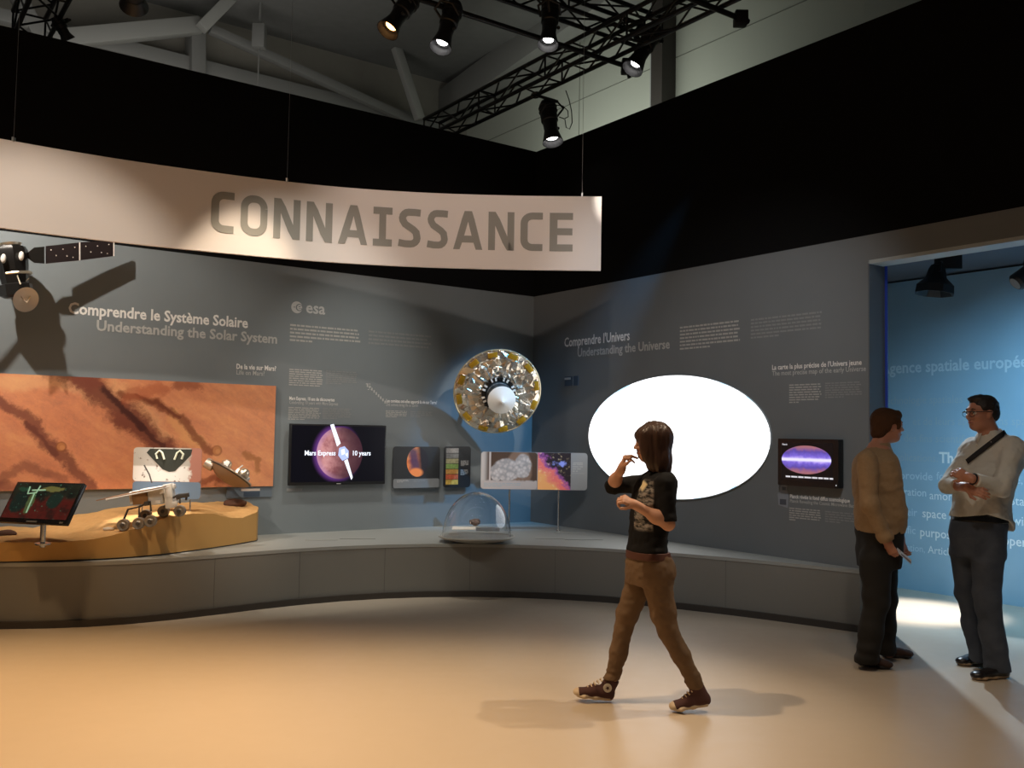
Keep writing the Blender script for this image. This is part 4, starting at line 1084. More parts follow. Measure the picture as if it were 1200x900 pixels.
put('rim', MB().ring([(Rg2 * cos(2 * pi * k / 72), Rg2 * sin(2 * pi * k / 72), 0) for k in range(72)], .009, 8, closed=True), mat('rim pale gold', (.75, .66, .45), .3, .7), ga)
M_tab = mat('yellow gold tab', (.60, .36, .03), .25, .6); t = NT(M_tab); t.bump(t.noise(60, 3), .5, .01)
for k in range(12):
    a_ = rad(12 + 30 * k); p = Vector((cos(a_), sin(a_), 0)) * Rg2 * .90
    R = Matrix.Translation(p + Vector((0, 0, .034))) @ Matrix.Rotation(a_, 4, 'Z')
    mbx = MB().box((0, 0, 0), (.06, .11, .012), R, bev=.005); put('foil_tab', mbx, M_tab, ga)
for k in range(9):
    a_ = rad(40 + 12.5 * k); put('edge_stud', MB().ball((Rg2 * 1.0 * cos(a_), Rg2 * 1.0 * sin(a_), .01), .011, seg=10, rings=6), M_dish, ga)
rb = Rg2 * .40
put('hub_ring', MB().lathe([(rb * .98, .03), (rb * .98, .075), (rb * .80, .085), (rb * .80, .03)], 60), M_sb, ga)
for k in range(24):
    a_ = 2 * pi * k / 24; p = Vector((cos(a_), sin(a_), 0)) * rb * .90 + Vector((0, 0, .088))
    put('ring_block', MB().box((0, 0, 0), (.035, .018, .02), Matrix.Translation(p) @ Matrix.Rotation(a_, 4, 'Z')), M_rw if k % 3 else M_sb, ga)
M_bar = mat('barrel dark', (.06, .075, .085), .3, .6)
put('barrel', MB().lathe([(rb * .78, .04), (rb * .70, .16), (rb * .62, .27), (0, .27)], 48), M_bar, ga)
put('barrel_band', MB().lathe([(rb * .735, .12), (rb * .725, .15)], 48, cap=False), mat('band steel', (.4, .42, .44), .3, .8), ga)
rd = Rg2 * .318
put('cone_antenna', MB().lathe([(rd * .5, .27), (rd, .285), (rd, .298), (rd * .5, .335), (rd * .12, .365), (.012, .375), (.010, .385), (0, .385)], 64), mat('antenna white', (.86, .87, .84), .45), ga, label='white cone antenna')
put('wall_mount', MB().tube((0, 0, -.02), ga.matrix_world.inverted() @ wl((dcn - COR).dot(DL), dcn.z, .003), .03), M_dark, ga)

# ------------------------------------------------------------------ glowing oval, small screen
se, ze = 2.377, 1.557
s_l, s_r = RWp(691, 512)[0], RWp(905, 513)[0]; z_t, z_b = RWp(798, 439)[1], RWp(798, 586)[1]
rxx, ryy = (s_r - s_l) / 2, (z_t - z_b) / 2
g = thing('light_oval', 'huge glowing white oval sky map lightbox on the right wall', 'lightbox', frame('R', (s_l + s_r) / 2, (z_t + z_b) / 2, .001))
put('rim', MB().prism(ellipse(rxx, ryy, n=96), 0, .018), mat('oval rim', (.5, .55, .58), .5), g)
M_ov = mat('glowing map', (.9, .95, 1), .5); t = NT(M_ov)
e_ = t.ell(0, 0, rxx, ryy); nn_ = t.noise(3.2, 5, .6)
cy_ = t.f('MULTIPLY', t.smooth(e_, .90, 1.0), t.smooth(nn_, .50, .60))
t.emit(t.mix(cy_, (1, 1, 1), (.28, .60, .80)), 1.9)
put('lit_face', MB().prism(ellipse(rxx - .006, ryy - .006, n=96), .0185, .020), M_ov, g, smooth=None)
s0, z0, w_, h_ = quad('R', 918, 514, 989, 569)
z0 = 1.15; h_ = .41
g = thing('wall_screen', 'small black wall screen showing a purple oval sky map', 'screen', frame('R', s0, z0, .001))
put('housing', MB().box((w_ / 2, h_ / 2, .035), (w_, h_, .07), bev=.008), M_dark, g)
put('bezel', MB().prism(rrect(w_, h_, .01, w_ / 2, h_ / 2), .0705, .074), M_frame, g)
put('screen', MB().box((w_ * .485, h_ * .52, .0745), (w_ * .85, h_ * .80, .0015)), mat('screen black', (.004, .004, .005), .3, emit=(.002, .002, .003)), g)
M_map = mat('purple map', (.1, .08, .3), .4); t = NT(M_map); x, y, z = t.xyz()
my = h_ * .56; wv = t.v('ADD', t.P, t.v('SCALE', t.v('SUBTRACT', t.noise(14, 5, .6, color=True), (.5, .5, .5)), sc=.10)); X, Y, Z = t.xyz(wv)
ly = t.f('ABSOLUTE', t.f('SUBTRACT', Y, my)); l2 = t.f('ABSOLUTE', t.f('SUBTRACT', y, my))
c_ = t.ramp(t.f('DIVIDE', ly, h_ * .30), (0, (.55, .42, .95)), (.25, (.18, .12, .62)), (.55, (.08, .05, .32)), (.9, (.36, .13, .10)))
c_ = t.mix(t.smooth(l2, .02, .004), c_, (.85, .80, 1))
t.emit(c_, 1.0)
put('sky_map', MB().prism(ellipse(w_ * .41, h_ * .30, w_ * .48, my, 64), .0755, .0765), M_map, g, smooth=None, label='purple oval map')
M_e3 = mat('screen caption white', (.4, .4, .4), .5, emit=(.6, .6, .65), es=1)
put('screen_text', text_mesh('Planck', .055, .016, .02), M_e3, g, Matrix.Translation((w_ * .08, h_ * .86, .0766)), smooth=None)
put('screen_text', text_mesh('Surv', .035, .012, .01), M_e3, g, Matrix.Translation((w_ * .08, h_ * .80, .0766)), smooth=None) if False else None
put('screen_caption', para_mb(w_ * .78, .018, 1, 33, .8, 1.0), M_e3, g, Matrix.Translation((w_ * .14, h_ * .17, .0766)), smooth=None)
put('power_light', MB().ball((w_ * .965, h_ * .06, .0745), .005, seg=10, rings=6), M_e3, g)

# ------------------------------------------------------------------ passage lettering and lamps
M_b1 = mat('wall print bright', (.68, .82, .90), .5); M_b2 = mat('wall print mid', (.56, .72, .82), .5); M_b3 = mat('wall print faint', (.39, .52, .60), .5); M_b0 = mat('wall print white', (.85, .92, .95), .5)
g = sign('B', 1037, 438, 'large pale agency lettering across the top of the blue passage wall')
s0, z0 = BWp(1037, 438); sE = BWp(1200, 432)[0]
me = text_mesh('Agence spatiale européenne', (sE - s0) * 1.22, .125, .02)
put('text_line', me, M_b2, g, g.matrix_world.inverted() @ frame('B', s0 - .05, z0, .002), smooth=None)
g = sign('B', 1100, 600, 'many lines of white and faint quotation lettering on the blue passage wall')
def bline(txt, u, v, cap, m, align='LEFT', bold=0.0, u1=None):
    s, z = BWp(u, v); wd = BWp(u1, v)[0] - s if u1 else None
    me = text_mesh(txt, wd, cap, bold, align=align); put('text_line', me, m, g, g.matrix_world.inverted() @ frame('B', s, z, .002), smooth=None)
bline('technologie spatiales', 1128, 472, .085, M_b3, 'RIGHT'); bline('et de leurs applications spatiales, en vue', 1070, 498, .085, M_b3)
bline('à des fins scientifiques et', 1052, 517.5, .085, M_b3); bline('opérationnels d\'applications.', 1099, 541.5, .085, M_b3, 'RIGHT')
bline('The', 1100.5, 542, .112, M_b0, bold=.03, u1=1125.5); bline('purpose of the Agency shall be to', 1131, 543, .10, M_b0)
bline('provide', 1055.5, 561, .085, M_b2, u1=1093, bold=.008); bline('for and to promote, for exclusively', 1097.5, 562, .085, M_b2)
bline('cooperation', 1085.5, 582, .085, M_b1, 'RIGHT', .006); bline('among European States', 1089.5, 585, .092, M_b0)
bline('and their', 1075, 605, .085, M_b2, 'RIGHT', .006); bline('space applications, with a view', 1081, 606, .095, M_b0, bold=.008)
bline('scientific', 1073, 626, .085, M_b2, 'RIGHT', .006); bline('purposes and for operational', 1078.5, 628, .095, M_b0, bold=.012)
bline('space applications', 1172, 610, .085, M_b2) if False else None
bline('ESA Convention,', 1084, 647.5, .075, M_b2, 'RIGHT'); bline('Article II', 1087.5, 648, .08, M_b0)
M_lampk = mat('lamp black', (.012, .012, .013), .5)
def track_lamp(u, v, y, label):
    p = at_y(u, v, y)
    g = thing('pendant_spotlight', label, 'lamp', p)
    zc = 3.29 - p.z
    put('ceiling_box', MB().box((.10, .02, zc - .04), (.14, .10, .08), bev=.008), M_lampk, g)
    put('arm', MB().tube((.10, .02, zc - .06), (.06, .01, .19), .02, 10), M_lampk, g)
    put('gear_box', MB().box((.09, .01, .20), (.20, .13, .14), bev=.01), M_lampk, g)
    put('yoke', MB().ring([(-.03, .09, .10), (-.02, .08, .18), (.05, .0, .21), (-.02, -.08, .18), (-.03, -.09, .10)], .012, 8), M_lampk, g)
    put('lamp_head', MB().lathe([(.06, .16), (.075, .13), (.095, .05), (.165, -.02), (.172, -.09), (.16, -.09), (.10, -.01), (0, .0)], 8, Matrix.Translation((-.03, 0, 0)) @ Matrix.Rotation(.12, 4, 'Y')), M_lampk, g)
    put('lamp_glass', MB().lathe([(.10, -.012), (.0, -.02)], 20, Matrix.Translation((-.03, 0, 0))), mat('lamp glass dim', (.2, .18, .15), .2), g)
track_lamp(1100, 333, 8.3, 'black pendant spotlight under the passage ceiling above the two men')
p = at_y(1198, 326, 8.0)
g = thing('track_spotlight', 'black spotlight cut off by the right frame edge in the passage', 'lamp', p)
put('lamp_head', MB().lathe([(.05, .14), (.075, .08), (.08, -.06), (.06, -.08)], 20, Matrix.Rotation(.9, 4, 'Y')), M_lampk, g)
put('arm', MB().tube((0.02, 0, .05), (.05, 0, 3.29 - p.z), .015), M_lampk, g)
put('lamp_glass', MB().lathe([(.055, -.082), (0, -.085)], 16, Matrix.Rotation(.9, 4, 'Y')), mat('lamp glass grey', (.3, .3, .3), .2), g)

# ------------------------------------------------------------------ lighting truss and stage lamps
M_tr = mat('black truss', (.016, .016, .016), .45, .3); M_tre = mat('truss edge', (.05, .05, .05), .4, .4)
def truss(name, A, B, w_, h_, label, step=.42, xdir=None):
    """four-chord box truss from A to B (lower-left chord line)"""
    A, B = Vector(A), Vector(B); d = B - A; L = d.length; d.normalize(); x = d.cross(UP).normalized()
    g = thing(name, label, 'truss', A)
    C4 = [Vector(), x * w_, x * w_ + UP * h_, UP * h_]
    for c in C4: put('chord', MB().tube(c, c + d * L, .024, 8), M_tr, g)
    mb = MB(); n = max(2, int(L / step)); st = L / n
    for k in range(n):
        for q in range(4):
            a_, b_ = C4[q], C4[(q + 1) % 4]
            if k % 2: a_, b_ = b_, a_
            mb.tube(a_ + d * (k * st), b_ + d * ((k + 1) * st), .011, 6)
            if k % 3 == 0: mb.tube(C4[q] + d * (k * st), C4[(q + 1) % 4] + d * (k * st), .011, 6)
    put('lattice', mb, M_tr, g); return g
ZT = 5.5
Pa = at_z(526, 160, ZT); Pb = at_z(870, 5, ZT)
d_ = DR; Pb = Pa + d_ * (Pb - Pa).dot(d_)
truss('lighting_truss', Pa - d_ * .25, Pb + d_ * 1.5, .24, .25, 'long black lattice lighting truss over the right wall')
Pc = at_z(60, 40, ZT); truss('lighting_truss', Pc - DR * .4, Pc + DR * 3, .30, .3, 'short black lattice truss in the top left corner')
Pd = at_z(752, 40, ZT + .31); truss('lighting_truss', Pd + DL * .3, Pd - DL * 4.0, .26, .26, 'black cross truss meeting the long truss at top right')
Pe = at_z(735, 78, ZT - .07); Pf = Pe - DL * 4.6
pp = thing('lighting_pipe', 'black lamp pipe crossing under the ceiling to the long truss', 'pipe', Pe)
put('pipe', MB().tube(DL * .12, Pf - Pe, .026, 12), M_tr, pp)
put('end_clamp', MB().box((0, 0, .0), (.12, .14, .14), bev=.01).tube((.0, -.02, -.04), (0.02, -.03, -.13), .02), M_tr, pp)
Pe2 = at_z(868, 22, ZT - .06); p2 = thing('lighting_pipe', 'stub of black pipe clamped at the far right end of the truss', 'pipe', Pe2)
put('pipe', MB().tube(DL * .1, -DL * 3.5, .026, 12), M_tr, p2); put('end_clamp', MB().box((0, 0, 0), (.12, .12, .13), bev=.01), M_tr, p2)

M_lens_w = mat('lit lens white', (1, 1, 1), .2, emit=(1, .97, .95), es=12); M_lens_o = mat('lit lens orange', (1, .6, .3), .2, emit=(1, .48, .16), es=7)
def stage_lamp(u0, v0, u1, v1, y0, y1, label, hang, lens=M_lens_w, sc=1.0, gl=1.0):
    """profile spot: (u1,v1,y1) tail, (u0,v0,y0) mouth"""
    a, b = at_y(u0, v0, y0), at_y(u1, v1, y1)
    ax = (a - b).normalized(); L = (a - b).length
    x = UP.cross(ax).normalized(); y_ = ax.cross(x); M = fm(x, y_, ax, b)
    g = thing('stage_spotlight', label, 'stage light', M, 'stage spotlights under the roof')
    r = .085 * sc
    put('housing', MB().lathe([(0, -.02), (r * .7, -.02), (r, .03), (r, L * .46), (r * .86, L * .48), (r * .80, L * .72), (r * .86, L * .74)], 24), M_lampk, g)
    put('vent_fins', MB().lathe([(r * 1.05, L * .10), (r * 1.12, L * .12), (r * 1.05, L * .14), (r * 1.05, L * .20), (r * 1.12, L * .22), (r * 1.05, L * .24)], 24, cap=False), M_lampk, g)
    put('barndoor_hood', MB().lathe([(r * .84, L * .72), (r * .9, L * .78), (r * 1.22, L), (r * 1.17, L), (r * .85, L * .79), (r * .8, L * .73)], 24, cap=False), M_lampk, g, label='flared hood')
    put('lens', MB().lathe([(r * .80 * gl, L * .86 - .0), (0, L * .87)], 24), lens, g)
    put('yoke', MB().ring([(r * 1.15, 0, L * .3), (r * 1.2, r * 1.4, L * .25), (0, r * 2.0, L * .2), (-r * 1.2, r * 1.4, L * .25), (-r * 1.15, 0, L * .3)], .012, 8), M_lampk, g)
    h = M.inverted() @ Vector(hang); k = Vector((0, r * 2.0, L * .2))
    put('clamp', MB().tube(k, h, .018, 8).ring([h + Vector((.05 * cos(q), .05 * sin(q), 0)) for q in [i * pi / 5 for i in range(10)]], .014, 6, closed=True), M_lampk, g)
    put('focus_knob', MB().ball((r * 1.05, 0, L * .6), .018), M_lampk, g)
    return g
def on_pipe(u, v):
    d = ray(u, v); best = min((k * .02 for k in range(240)), key=lambda q: abs((600 + FPX * ((Pe - DL * q) - CAM).dot(CR) / ((Pe - DL * q) - CAM).dot(_F)) - u)); return Pe - DL * best
for (u0, v0, u1, v1, lab, ln) in ((454, 36, 484, -4, 'stage lamp with orange lens, leftmost of the four on the pipe', M_lens_o), (516, 56, 533, 6, 'stage lamp tilted left with small white lens, second on the pipe', M_lens_w),
                                  (642, 53, 646, 4, 'upright stage lamp with white lens, third on the pipe', M_lens_w)):
    hp = on_pipe(u1, v1); stage_lamp(u0, v0, u1, v1, hp.y - .20, hp.y - .04, lab, hp, ln, 1.0, .75)
hp = on_pipe(728, 60)
stage_lamp(741, 81, 768, 34, hp.y - .15, hp.y + .0, 'stage lamp tilted left where the pipe meets the long truss', hp + UP * .22 + DR * .2, M_lens_w, 1.1, .7)
hp = Pa + DR * ((at_z(637, 114, ZT) - Pa).dot(DR))
lw = stage_lamp(648, 167, 641, 121, hp.y - .22, hp.y - .1, 'large stage lamp with cable hanging below the long truss, by the corner', hp, M_lens_w, 1.15, .9)
Mi = lw.matrix_world.inverted()
put('cable', MB().ring(smooth_pts([Mi @ at_y(u, v, hp.y - .1) for u, v in ((652, 123), (660, 122), (667, 130), (668, 138), (661, 141), (655, 137))], 1), .006, 6), M_lampk, lw)
put('cable', MB().ring(smooth_pts([Mi @ at_y(u, v, hp.y - .08) for u, v in ((663, 106), (667, 115), (670, 130), (672, 145), (668, 154), (662, 152), (662, 140))], 1), .006, 6), M_lampk, lw)
hp = Pc + DR * .3
stage_lamp(80, 47, 66, 22, hp.y, hp.y - .1, 'small lit stage lamp at the foot of the short truss, top left', hp, M_lens_w, .7, .8)
stage_lamp(157, 7, 158, -30, hp.y - 1.5, hp.y - 1.8, 'lit stage lamp cut by the top frame edge, left', at_y(158, -60, hp.y - 1.8), M_lens_o, 1.1, 1.1)
# ------------------------------------------------------------------ implicit-surface modelling for the people
_rng = np.random.default_rng(4); _LAT = _rng.uniform(-1, 1, (32, 32, 32)).astype(np.float32)
def vnoise(P):
    i = np.floor(P).astype(int); f = P - i; f = f * f * (3 - 2 * f); o = 0
    for a in (0, 1):
        for b in (0, 1):
            for c in (0, 1):
                w_ = (f[:, 0] if a else 1 - f[:, 0]) * (f[:, 1] if b else 1 - f[:, 1]) * (f[:, 2] if c else 1 - f[:, 2])
                o = o + w_ * _LAT[(i[:, 0] + a) % 32, (i[:, 1] + b) % 32, (i[:, 2] + c) % 32]
    return o
class Fig:
    def __init__(s): s.pr = []; s.cuts = []; s.folds = None
    def _v(s, p): return np.array(p, float)
    def rc(s, a, b, ra, rb, k=.015):
        a, b = s._v(a), s._v(b); r = max(ra, rb)
        def f(P):
            ba = b - a; pa = P - a; t_ = np.clip(pa @ ba / (ba @ ba + 1e-12), 0, 1)
            return np.linalg.norm(pa - t_[:, None] * ba, axis=1) - (ra + (rb - ra) * t_)
        s.pr.append((f, np.minimum(a, b) - r, np.maximum(a, b) + r, k)); return s
    def chain(s, pts, rs, k=.015):
        for i in range(len(pts) - 1): s.rc(pts[i], pts[i + 1], rs[i], rs[i + 1], k)
        return s
    def fc(s, a, b, ra, rb, side, k=.015):
        """capsule with an elliptic section: ra=(along side, across)"""
        a, b = s._v(a), s._v(b); ax = (b - a) / np.linalg.norm(b - a); sd = s._v(side); sd = sd - ax * (sd @ ax); sd /= np.linalg.norm(sd); fr = np.cross(ax, sd)
        r = max(*ra, *rb)
        def f(P):
            L = np.linalg.norm(b - a); pa = P - a; t0 = pa @ ax; t_ = np.clip(t0 / L, 0, 1); o = pa - (t_ * L)[:, None] * ax
            r1 = ra[0] + (rb[0] - ra[0]) * t_; r2 = ra[1] + (rb[1] - ra[1]) * t_; r3 = np.minimum(r1, r2)
            return (np.sqrt((o @ sd / r1) ** 2 + (o @ fr / r2) ** 2 + (o @ ax / r3) ** 2) - 1) * r3
        s.pr.append((f, np.minimum(a, b) - r, np.maximum(a, b) + r, k)); return s
    def el(s, c, r, B=None, k=.015, sub=False):
        c = s._v(c); B = np.eye(3) if B is None else B; r = np.array(r, float); m = r.max()
        def f(P):
            q = (P - c) @ B.T; k0 = np.linalg.norm(q / r, axis=1); k1 = np.linalg.norm(q / (r * r), axis=1) + 1e-9
            return k0 * (k0 - 1) / k1
        s.pr.append((f, c - m, c + m, -k if sub else k)); return s
    def loft(s, st, ang, k=.02, pw=2.3):
        """stations (z, x, y, radius along facing, radius across), facing angle ang"""
        st = sorted(st); Z = np.array([q[0] for q in st]); A = np.array([q[1:] for q in st])
        zz = np.linspace(Z[0], Z[-1], 60)
        AA = np.stack([np.interp(zz, Z, A[:, i]) for i in range(4)], 1)
        for _ in range(4): AA[1:-1] = (AA[:-2] + 2 * AA[1:-1] + AA[2:]) / 4
        fx, fy = cos(ang), sin(ang); m = A[:, 2:].max()
        lo = np.array([A[:, 0].min() - m, A[:, 1].min() - m, Z[0]]); hi = np.array([A[:, 0].max() + m, A[:, 1].max() + m, Z[-1]])
        def f(P):
            v = [np.interp(P[:, 2], zz, AA[:, i]) for i in range(4)]
            dx, dy = P[:, 0] - v[0], P[:, 1] - v[1]; a = np.abs(dx * fx + dy * fy) / v[2]; b = np.abs(-dx * fy + dy * fx) / v[3]
            d = ((a ** pw + b ** pw) ** (1 / pw) - 1) * np.minimum(v[2], v[3])
            return np.maximum(d, np.maximum(Z[0] - P[:, 2], P[:, 2] - Z[-1]))
        s.pr.append((f, lo, hi, k)); return s
    def cut(s, f): s.cuts.append(f); return s       # keep where f(P) < 0
    def mesh(s, name, h=.006):
        lo = np.min([p[1] for p in s.pr if p[3] > 0], axis=0) - .02; hi = np.max([p[2] for p in s.pr if p[3] > 0], axis=0) + .02
        n = np.ceil((hi - lo) / h).astype(int) + 1
        ax = [lo[i] + h * np.arange(n[i]) for i in range(3)]
        D = np.full(n, .2, np.float32)
        for f, a, b, k in s.pr:
            m = abs(k) * 1.5 + .02
            i0 = np.maximum(0, ((a - m - lo) / h).astype(int)); i1 = np.minimum(n, ((b + m - lo) / h).astype(int) + 2)
            if (i1 <= i0).any(): continue
            sl = tuple(slice(p, q) for p, q in zip(i0, i1))
            G = np.stack(np.meshgrid(*[ax[i][sl[i]] for i in range(3)], indexing='ij'), -1).reshape(-1, 3)
            d = f(G).reshape([q - p for p, q in zip(i0, i1)]); o = D[sl]; kk = abs(k)
            if k > 0:
                hh = np.clip(.5 + .5 * (o - d) / kk, 0, 1); D[sl] = o + (d - o) * hh - kk * hh * (1 - hh)
            else:
                d = -d; hh = np.clip(.5 - .5 * (o - d) / kk, 0, 1); D[sl] = o + (d - o) * hh + kk * hh * (1 - hh)
        near = np.nonzero(np.abs(D) < .05)
        P = np.stack([ax[i][near[i]] for i in range(3)], 1)
        v = D[near]
        if s.folds: v = v + s.folds(P)
        for c in s.cuts: v = np.maximum(v, c(P))
        D[near] = v
        if s.cuts:
            ins = np.nonzero(D <= -.05); P = np.stack([ax[i][ins[i]] for i in range(3)], 1); v = D[ins]
            for c in s.cuts: v = np.maximum(v, c(P))
            D[ins] = v
        # surface nets
        I = D < 0
        cell = np.zeros(n - 1, bool); tot = np.zeros(n - 1, np.int8)
        offs = [(a, b, c) for a in (0, 1) for b in (0, 1) for c in (0, 1)]
        for a, b, c in offs: tot += I[a:n[0] - 1 + a, b:n[1] - 1 + b, c:n[2] - 1 + c]
        act = np.nonzero((tot > 0) & (tot < 8)); ci = np.stack(act, 1)
        idx = np.full(n - 1, -1, int); idx[act] = np.arange(len(ci))
        S = np.zeros((len(ci), 3)); N = np.zeros(len(ci))
        for a in offs:
            for q in range(3):
                if a[q]: continue
                b = list(a); b[q] = 1
                da = D[ci[:, 0] + a[0], ci[:, 1] + a[1], ci[:, 2] + a[2]]; db = D[ci[:, 0] + b[0], ci[:, 1] + b[1], ci[:, 2] + b[2]]
                x = (da < 0) != (db < 0); t_ = np.where(x, da / np.where(x, da - db, 1), 0)
                p = np.tile(np.array(a, float), (len(ci), 1)); p[:, q] = t_
                S[x] += p[x]; N[x] += 1
        V = lo + h * (ci + S / N[:, None])
        F = []
        for q in range(3):
            r, u = [i for i in range(3) if i != q]
            sl0 = [slice(None)] * 3; sl1 = [slice(None)] * 3; sl0[q] = slice(0, -1); sl1[q] = slice(1, None)
            a, b = I[tuple(sl0)], I[tuple(sl1)]; e = np.stack(np.nonzero(a != b), 1)
            e = e[(e[:, r] > 0) & (e[:, u] > 0) & (e[:, r] < n[r] - 1) & (e[:, u] < n[u] - 1)]
            def g(dr, du):
                w_ = e.copy(); w_[:, r] -= dr; w_[:, u] -= du; return idx[w_[:, 0], w_[:, 1], w_[:, 2]]
            Q = np.stack([g(1, 1), g(0, 1), g(0, 0), g(1, 0)], 1)
            fl = a[e[:, 0], e[:, 1], e[:, 2]] == (q != 1); Q[~fl] = Q[~fl][:, ::-1]
            F.append(Q)
        F = np.concatenate(F)
        me = bpy.data.meshes.new(name); me.vertices.add(len(V)); me.vertices.foreach_set('co', V.astype(np.float32).ravel())
        me.loops.add(len(F) * 4); me.loops.foreach_set('vertex_index', F.astype(np.int32).ravel())
        me.polygons.add(len(F)); me.polygons.foreach_set('loop_start', np.arange(0, len(F) * 4, 4, dtype=np.int32))
        try: me.polygons.foreach_set('loop_total', np.full(len(F), 4, np.int32))
        except Exception: pass
        me.polygons.foreach_set('use_smooth', np.ones(len(F), bool)); me.update(calc_edges=True); me.validate()
        return me
def nrmz(v): v = np.array(v, float); return v / np.linalg.norm(v)
def plane_cut(p, n):
    p = np.array(p, float); n = nrmz(n); return lambda P: (P - p) @ n
def soft_folds(amp, sc, stretch=(1, 1, 1)):
    st = np.array(stretch) * sc
    return lambda P: amp * (vnoise(P * st + 7.3) + .5 * vnoise(P * st * 2.1 + 3.1))
def hand(F, w, d, n, thumb, size=1.0, curl=(25, 30, 20), point=None, thumb_in=.3, spread=1.0):
    """palm + five fingers: wrist w, direction d, palm side n, thumb side +1/-1 along d x n"""
    w = np.array(w); d = nrmz(d); n = nrmz(np.array(n) - d * (np.array(n) @ d)); s = np.cross(d, n) * thumb; z = size
    pl = .088 * z
    F.fc(w + d * .012, w + d * pl * .92, (.026 * z, .015 * z), (.037 * z, .013 * z), s, .012)
    F.rc(w - d * .02, w + d * .02, .024 * z, .024 * z, .015)
    for i, (o, L, r) in enumerate(((.027, .072, .0088), (.0095, .080, .0090), (-.0085, .074, .0086), (-.026, .058, .0076))):
        p = w + d * pl * (.96 if i in (1, 2) else .90) + s * o * z * spread; a = 0; c = point if (point and i == 0) else curl
        q = p - d * .02
        F.rc(q, p, r * z, r * z, .006)
        for ph, fr in enumerate((.46, .31, .25)):
            a += rad(c[ph]); dd = d * cos(a) + n * sin(a) + s * o * .8 * (spread - .6); q = p + nrmz(dd) * L * z * fr
            F.rc(p, q, r * z * (1 - .07 * ph), r * z * (.93 - .08 * ph), .004); p = q
    p = w + d * pl * .30 + s * .024 * z; t1 = nrmz(d * .72 + s * .62 + n * thumb_in); q = p + t1 * .040 * z; F.rc(w + d * pl * .15 + s * .012, q, .014 * z, .0105 * z, .008)
    t2 = nrmz(d * .95 + s * .15 + n * (thumb_in + .1)); r_ = q + t2 * .030 * z; F.rc(q, r_, .0105 * z, .0085 * z, .005)
def head_basis(f, tilt=0.0):
    f = nrmz(f); l = nrmz(np.cross((0, 0, 1), f)); u = np.cross(f, l)
    f2 = f * cos(tilt) + u * sin(tilt); u2 = np.cross(f2, l); return np.stack([f2, l, u2])
def head(F, c, B, neck, s=1.0, rn=(.050, .056), female=False):
    L = lambda x, y, z: np.array(c) + B.T @ (np.array((x, y, z)) * s)
    F.el(L(-.012, 0, .028), np.array((.094, .074, .084)) * s, B, .02)
    F.el(L(.026, 0, -.028), np.array((.062, .058, .080)) * s, B, .03)
    F.el(L(.046, 0, -.083), np.array((.036, .036 if female else .042, .026)) * s, B, .025)
    F.el(L(.012, 0, -.070), np.array((.050, .052, .035)) * s, B, .025)
    F.el(L(.072, 0, .028), np.array((.020, .050, .014)) * s, B, .02)
    F.rc(L(.086, 0, .014), L(.108, 0, -.022), .008 * s, .0105 * s, .010)
    for y in (-1, 1):
        F.el(L(.098, y * .010, -.026), np.array((.011, .008, .007)) * s, B, .006)
        F.el(L(.062, y * .036, -.018), np.array((.024, .022, .020)) * s, B, .02)
        F.el(L(.083, y * .031, .006), np.array((.014, .016, .010)) * s, B, .008, sub=True)
        F.fc(L(-.006, y * .072, .012), L(.000, y * .070, -.024), (.019 * s, .008 * s), (.011 * s, .007 * s), B[0], .006)
    F.el(L(.084, 0, -.050), np.array((.013, .022, .0075)) * s, B, .008); F.el(L(.082, 0, -.062), np.array((.013, .019, .007)) * s, B, .008)
    F.rc(L(-.022, 0, -.045), neck, rn[0] * s, rn[1] * s, .03)
    return L
M_skin = mat('skin', (.56, .29, .185), .5, Subsurface_Weight=.0); M_skin2 = mat('ruddy skin', (.52, .235, .15), .5)
M_eye = mat('eye white', (.75, .73, .70), .25); M_iris = mat('iris dark', (.03, .02, .015), .2); M_lip = mat('lips', (.42, .13, .11), .45); M_brow = mat('brow hair', (.07, .04, .025), .8)
def face_bits(root, c, B, s, brow=M_brow):
    L = lambda x, y, z: Vector(np.array(c) + B.T @ (np.array((x, y, z)) * s))
    for y in (-1, 1):
        e = put('eye', MB().ball(L(.078, y * .031, .006), .0125 * s, seg=14, rings=8), M_eye, root, label='white of the eye')
        put('iris', MB().ball(L(.0865, y * .0315, .006), .0055 * s, seg=10, rings=6), M_iris, e)
        put('eyelid', MB().ring([L(.083, y * .018, .010), L(.089, y * .026, .0155), L(.087, y * .036, .0155), L(.078, y * .045, .009)], .003 * s, 6), root_skin(root), e)
        put('eyebrow', MB().ring([L(.090, y * .012, .026), L(.090, y * .028, .032), L(.080, y * .046, .028)], [.003 * s, .0042 * s, .002 * s], 6), brow, root)
    put('lips', MB().ring([L(.083, -.021, -.057), L(.0955, -.008, -.054), L(.097, 0, -.055), L(.0955, .008, -.054), L(.083, .021, -.057)], [.0015 * s, .0045 * s, .0048 * s, .0045 * s, .0015 * s], 8), M_lip, root)
def root_skin(r): return M_skin2
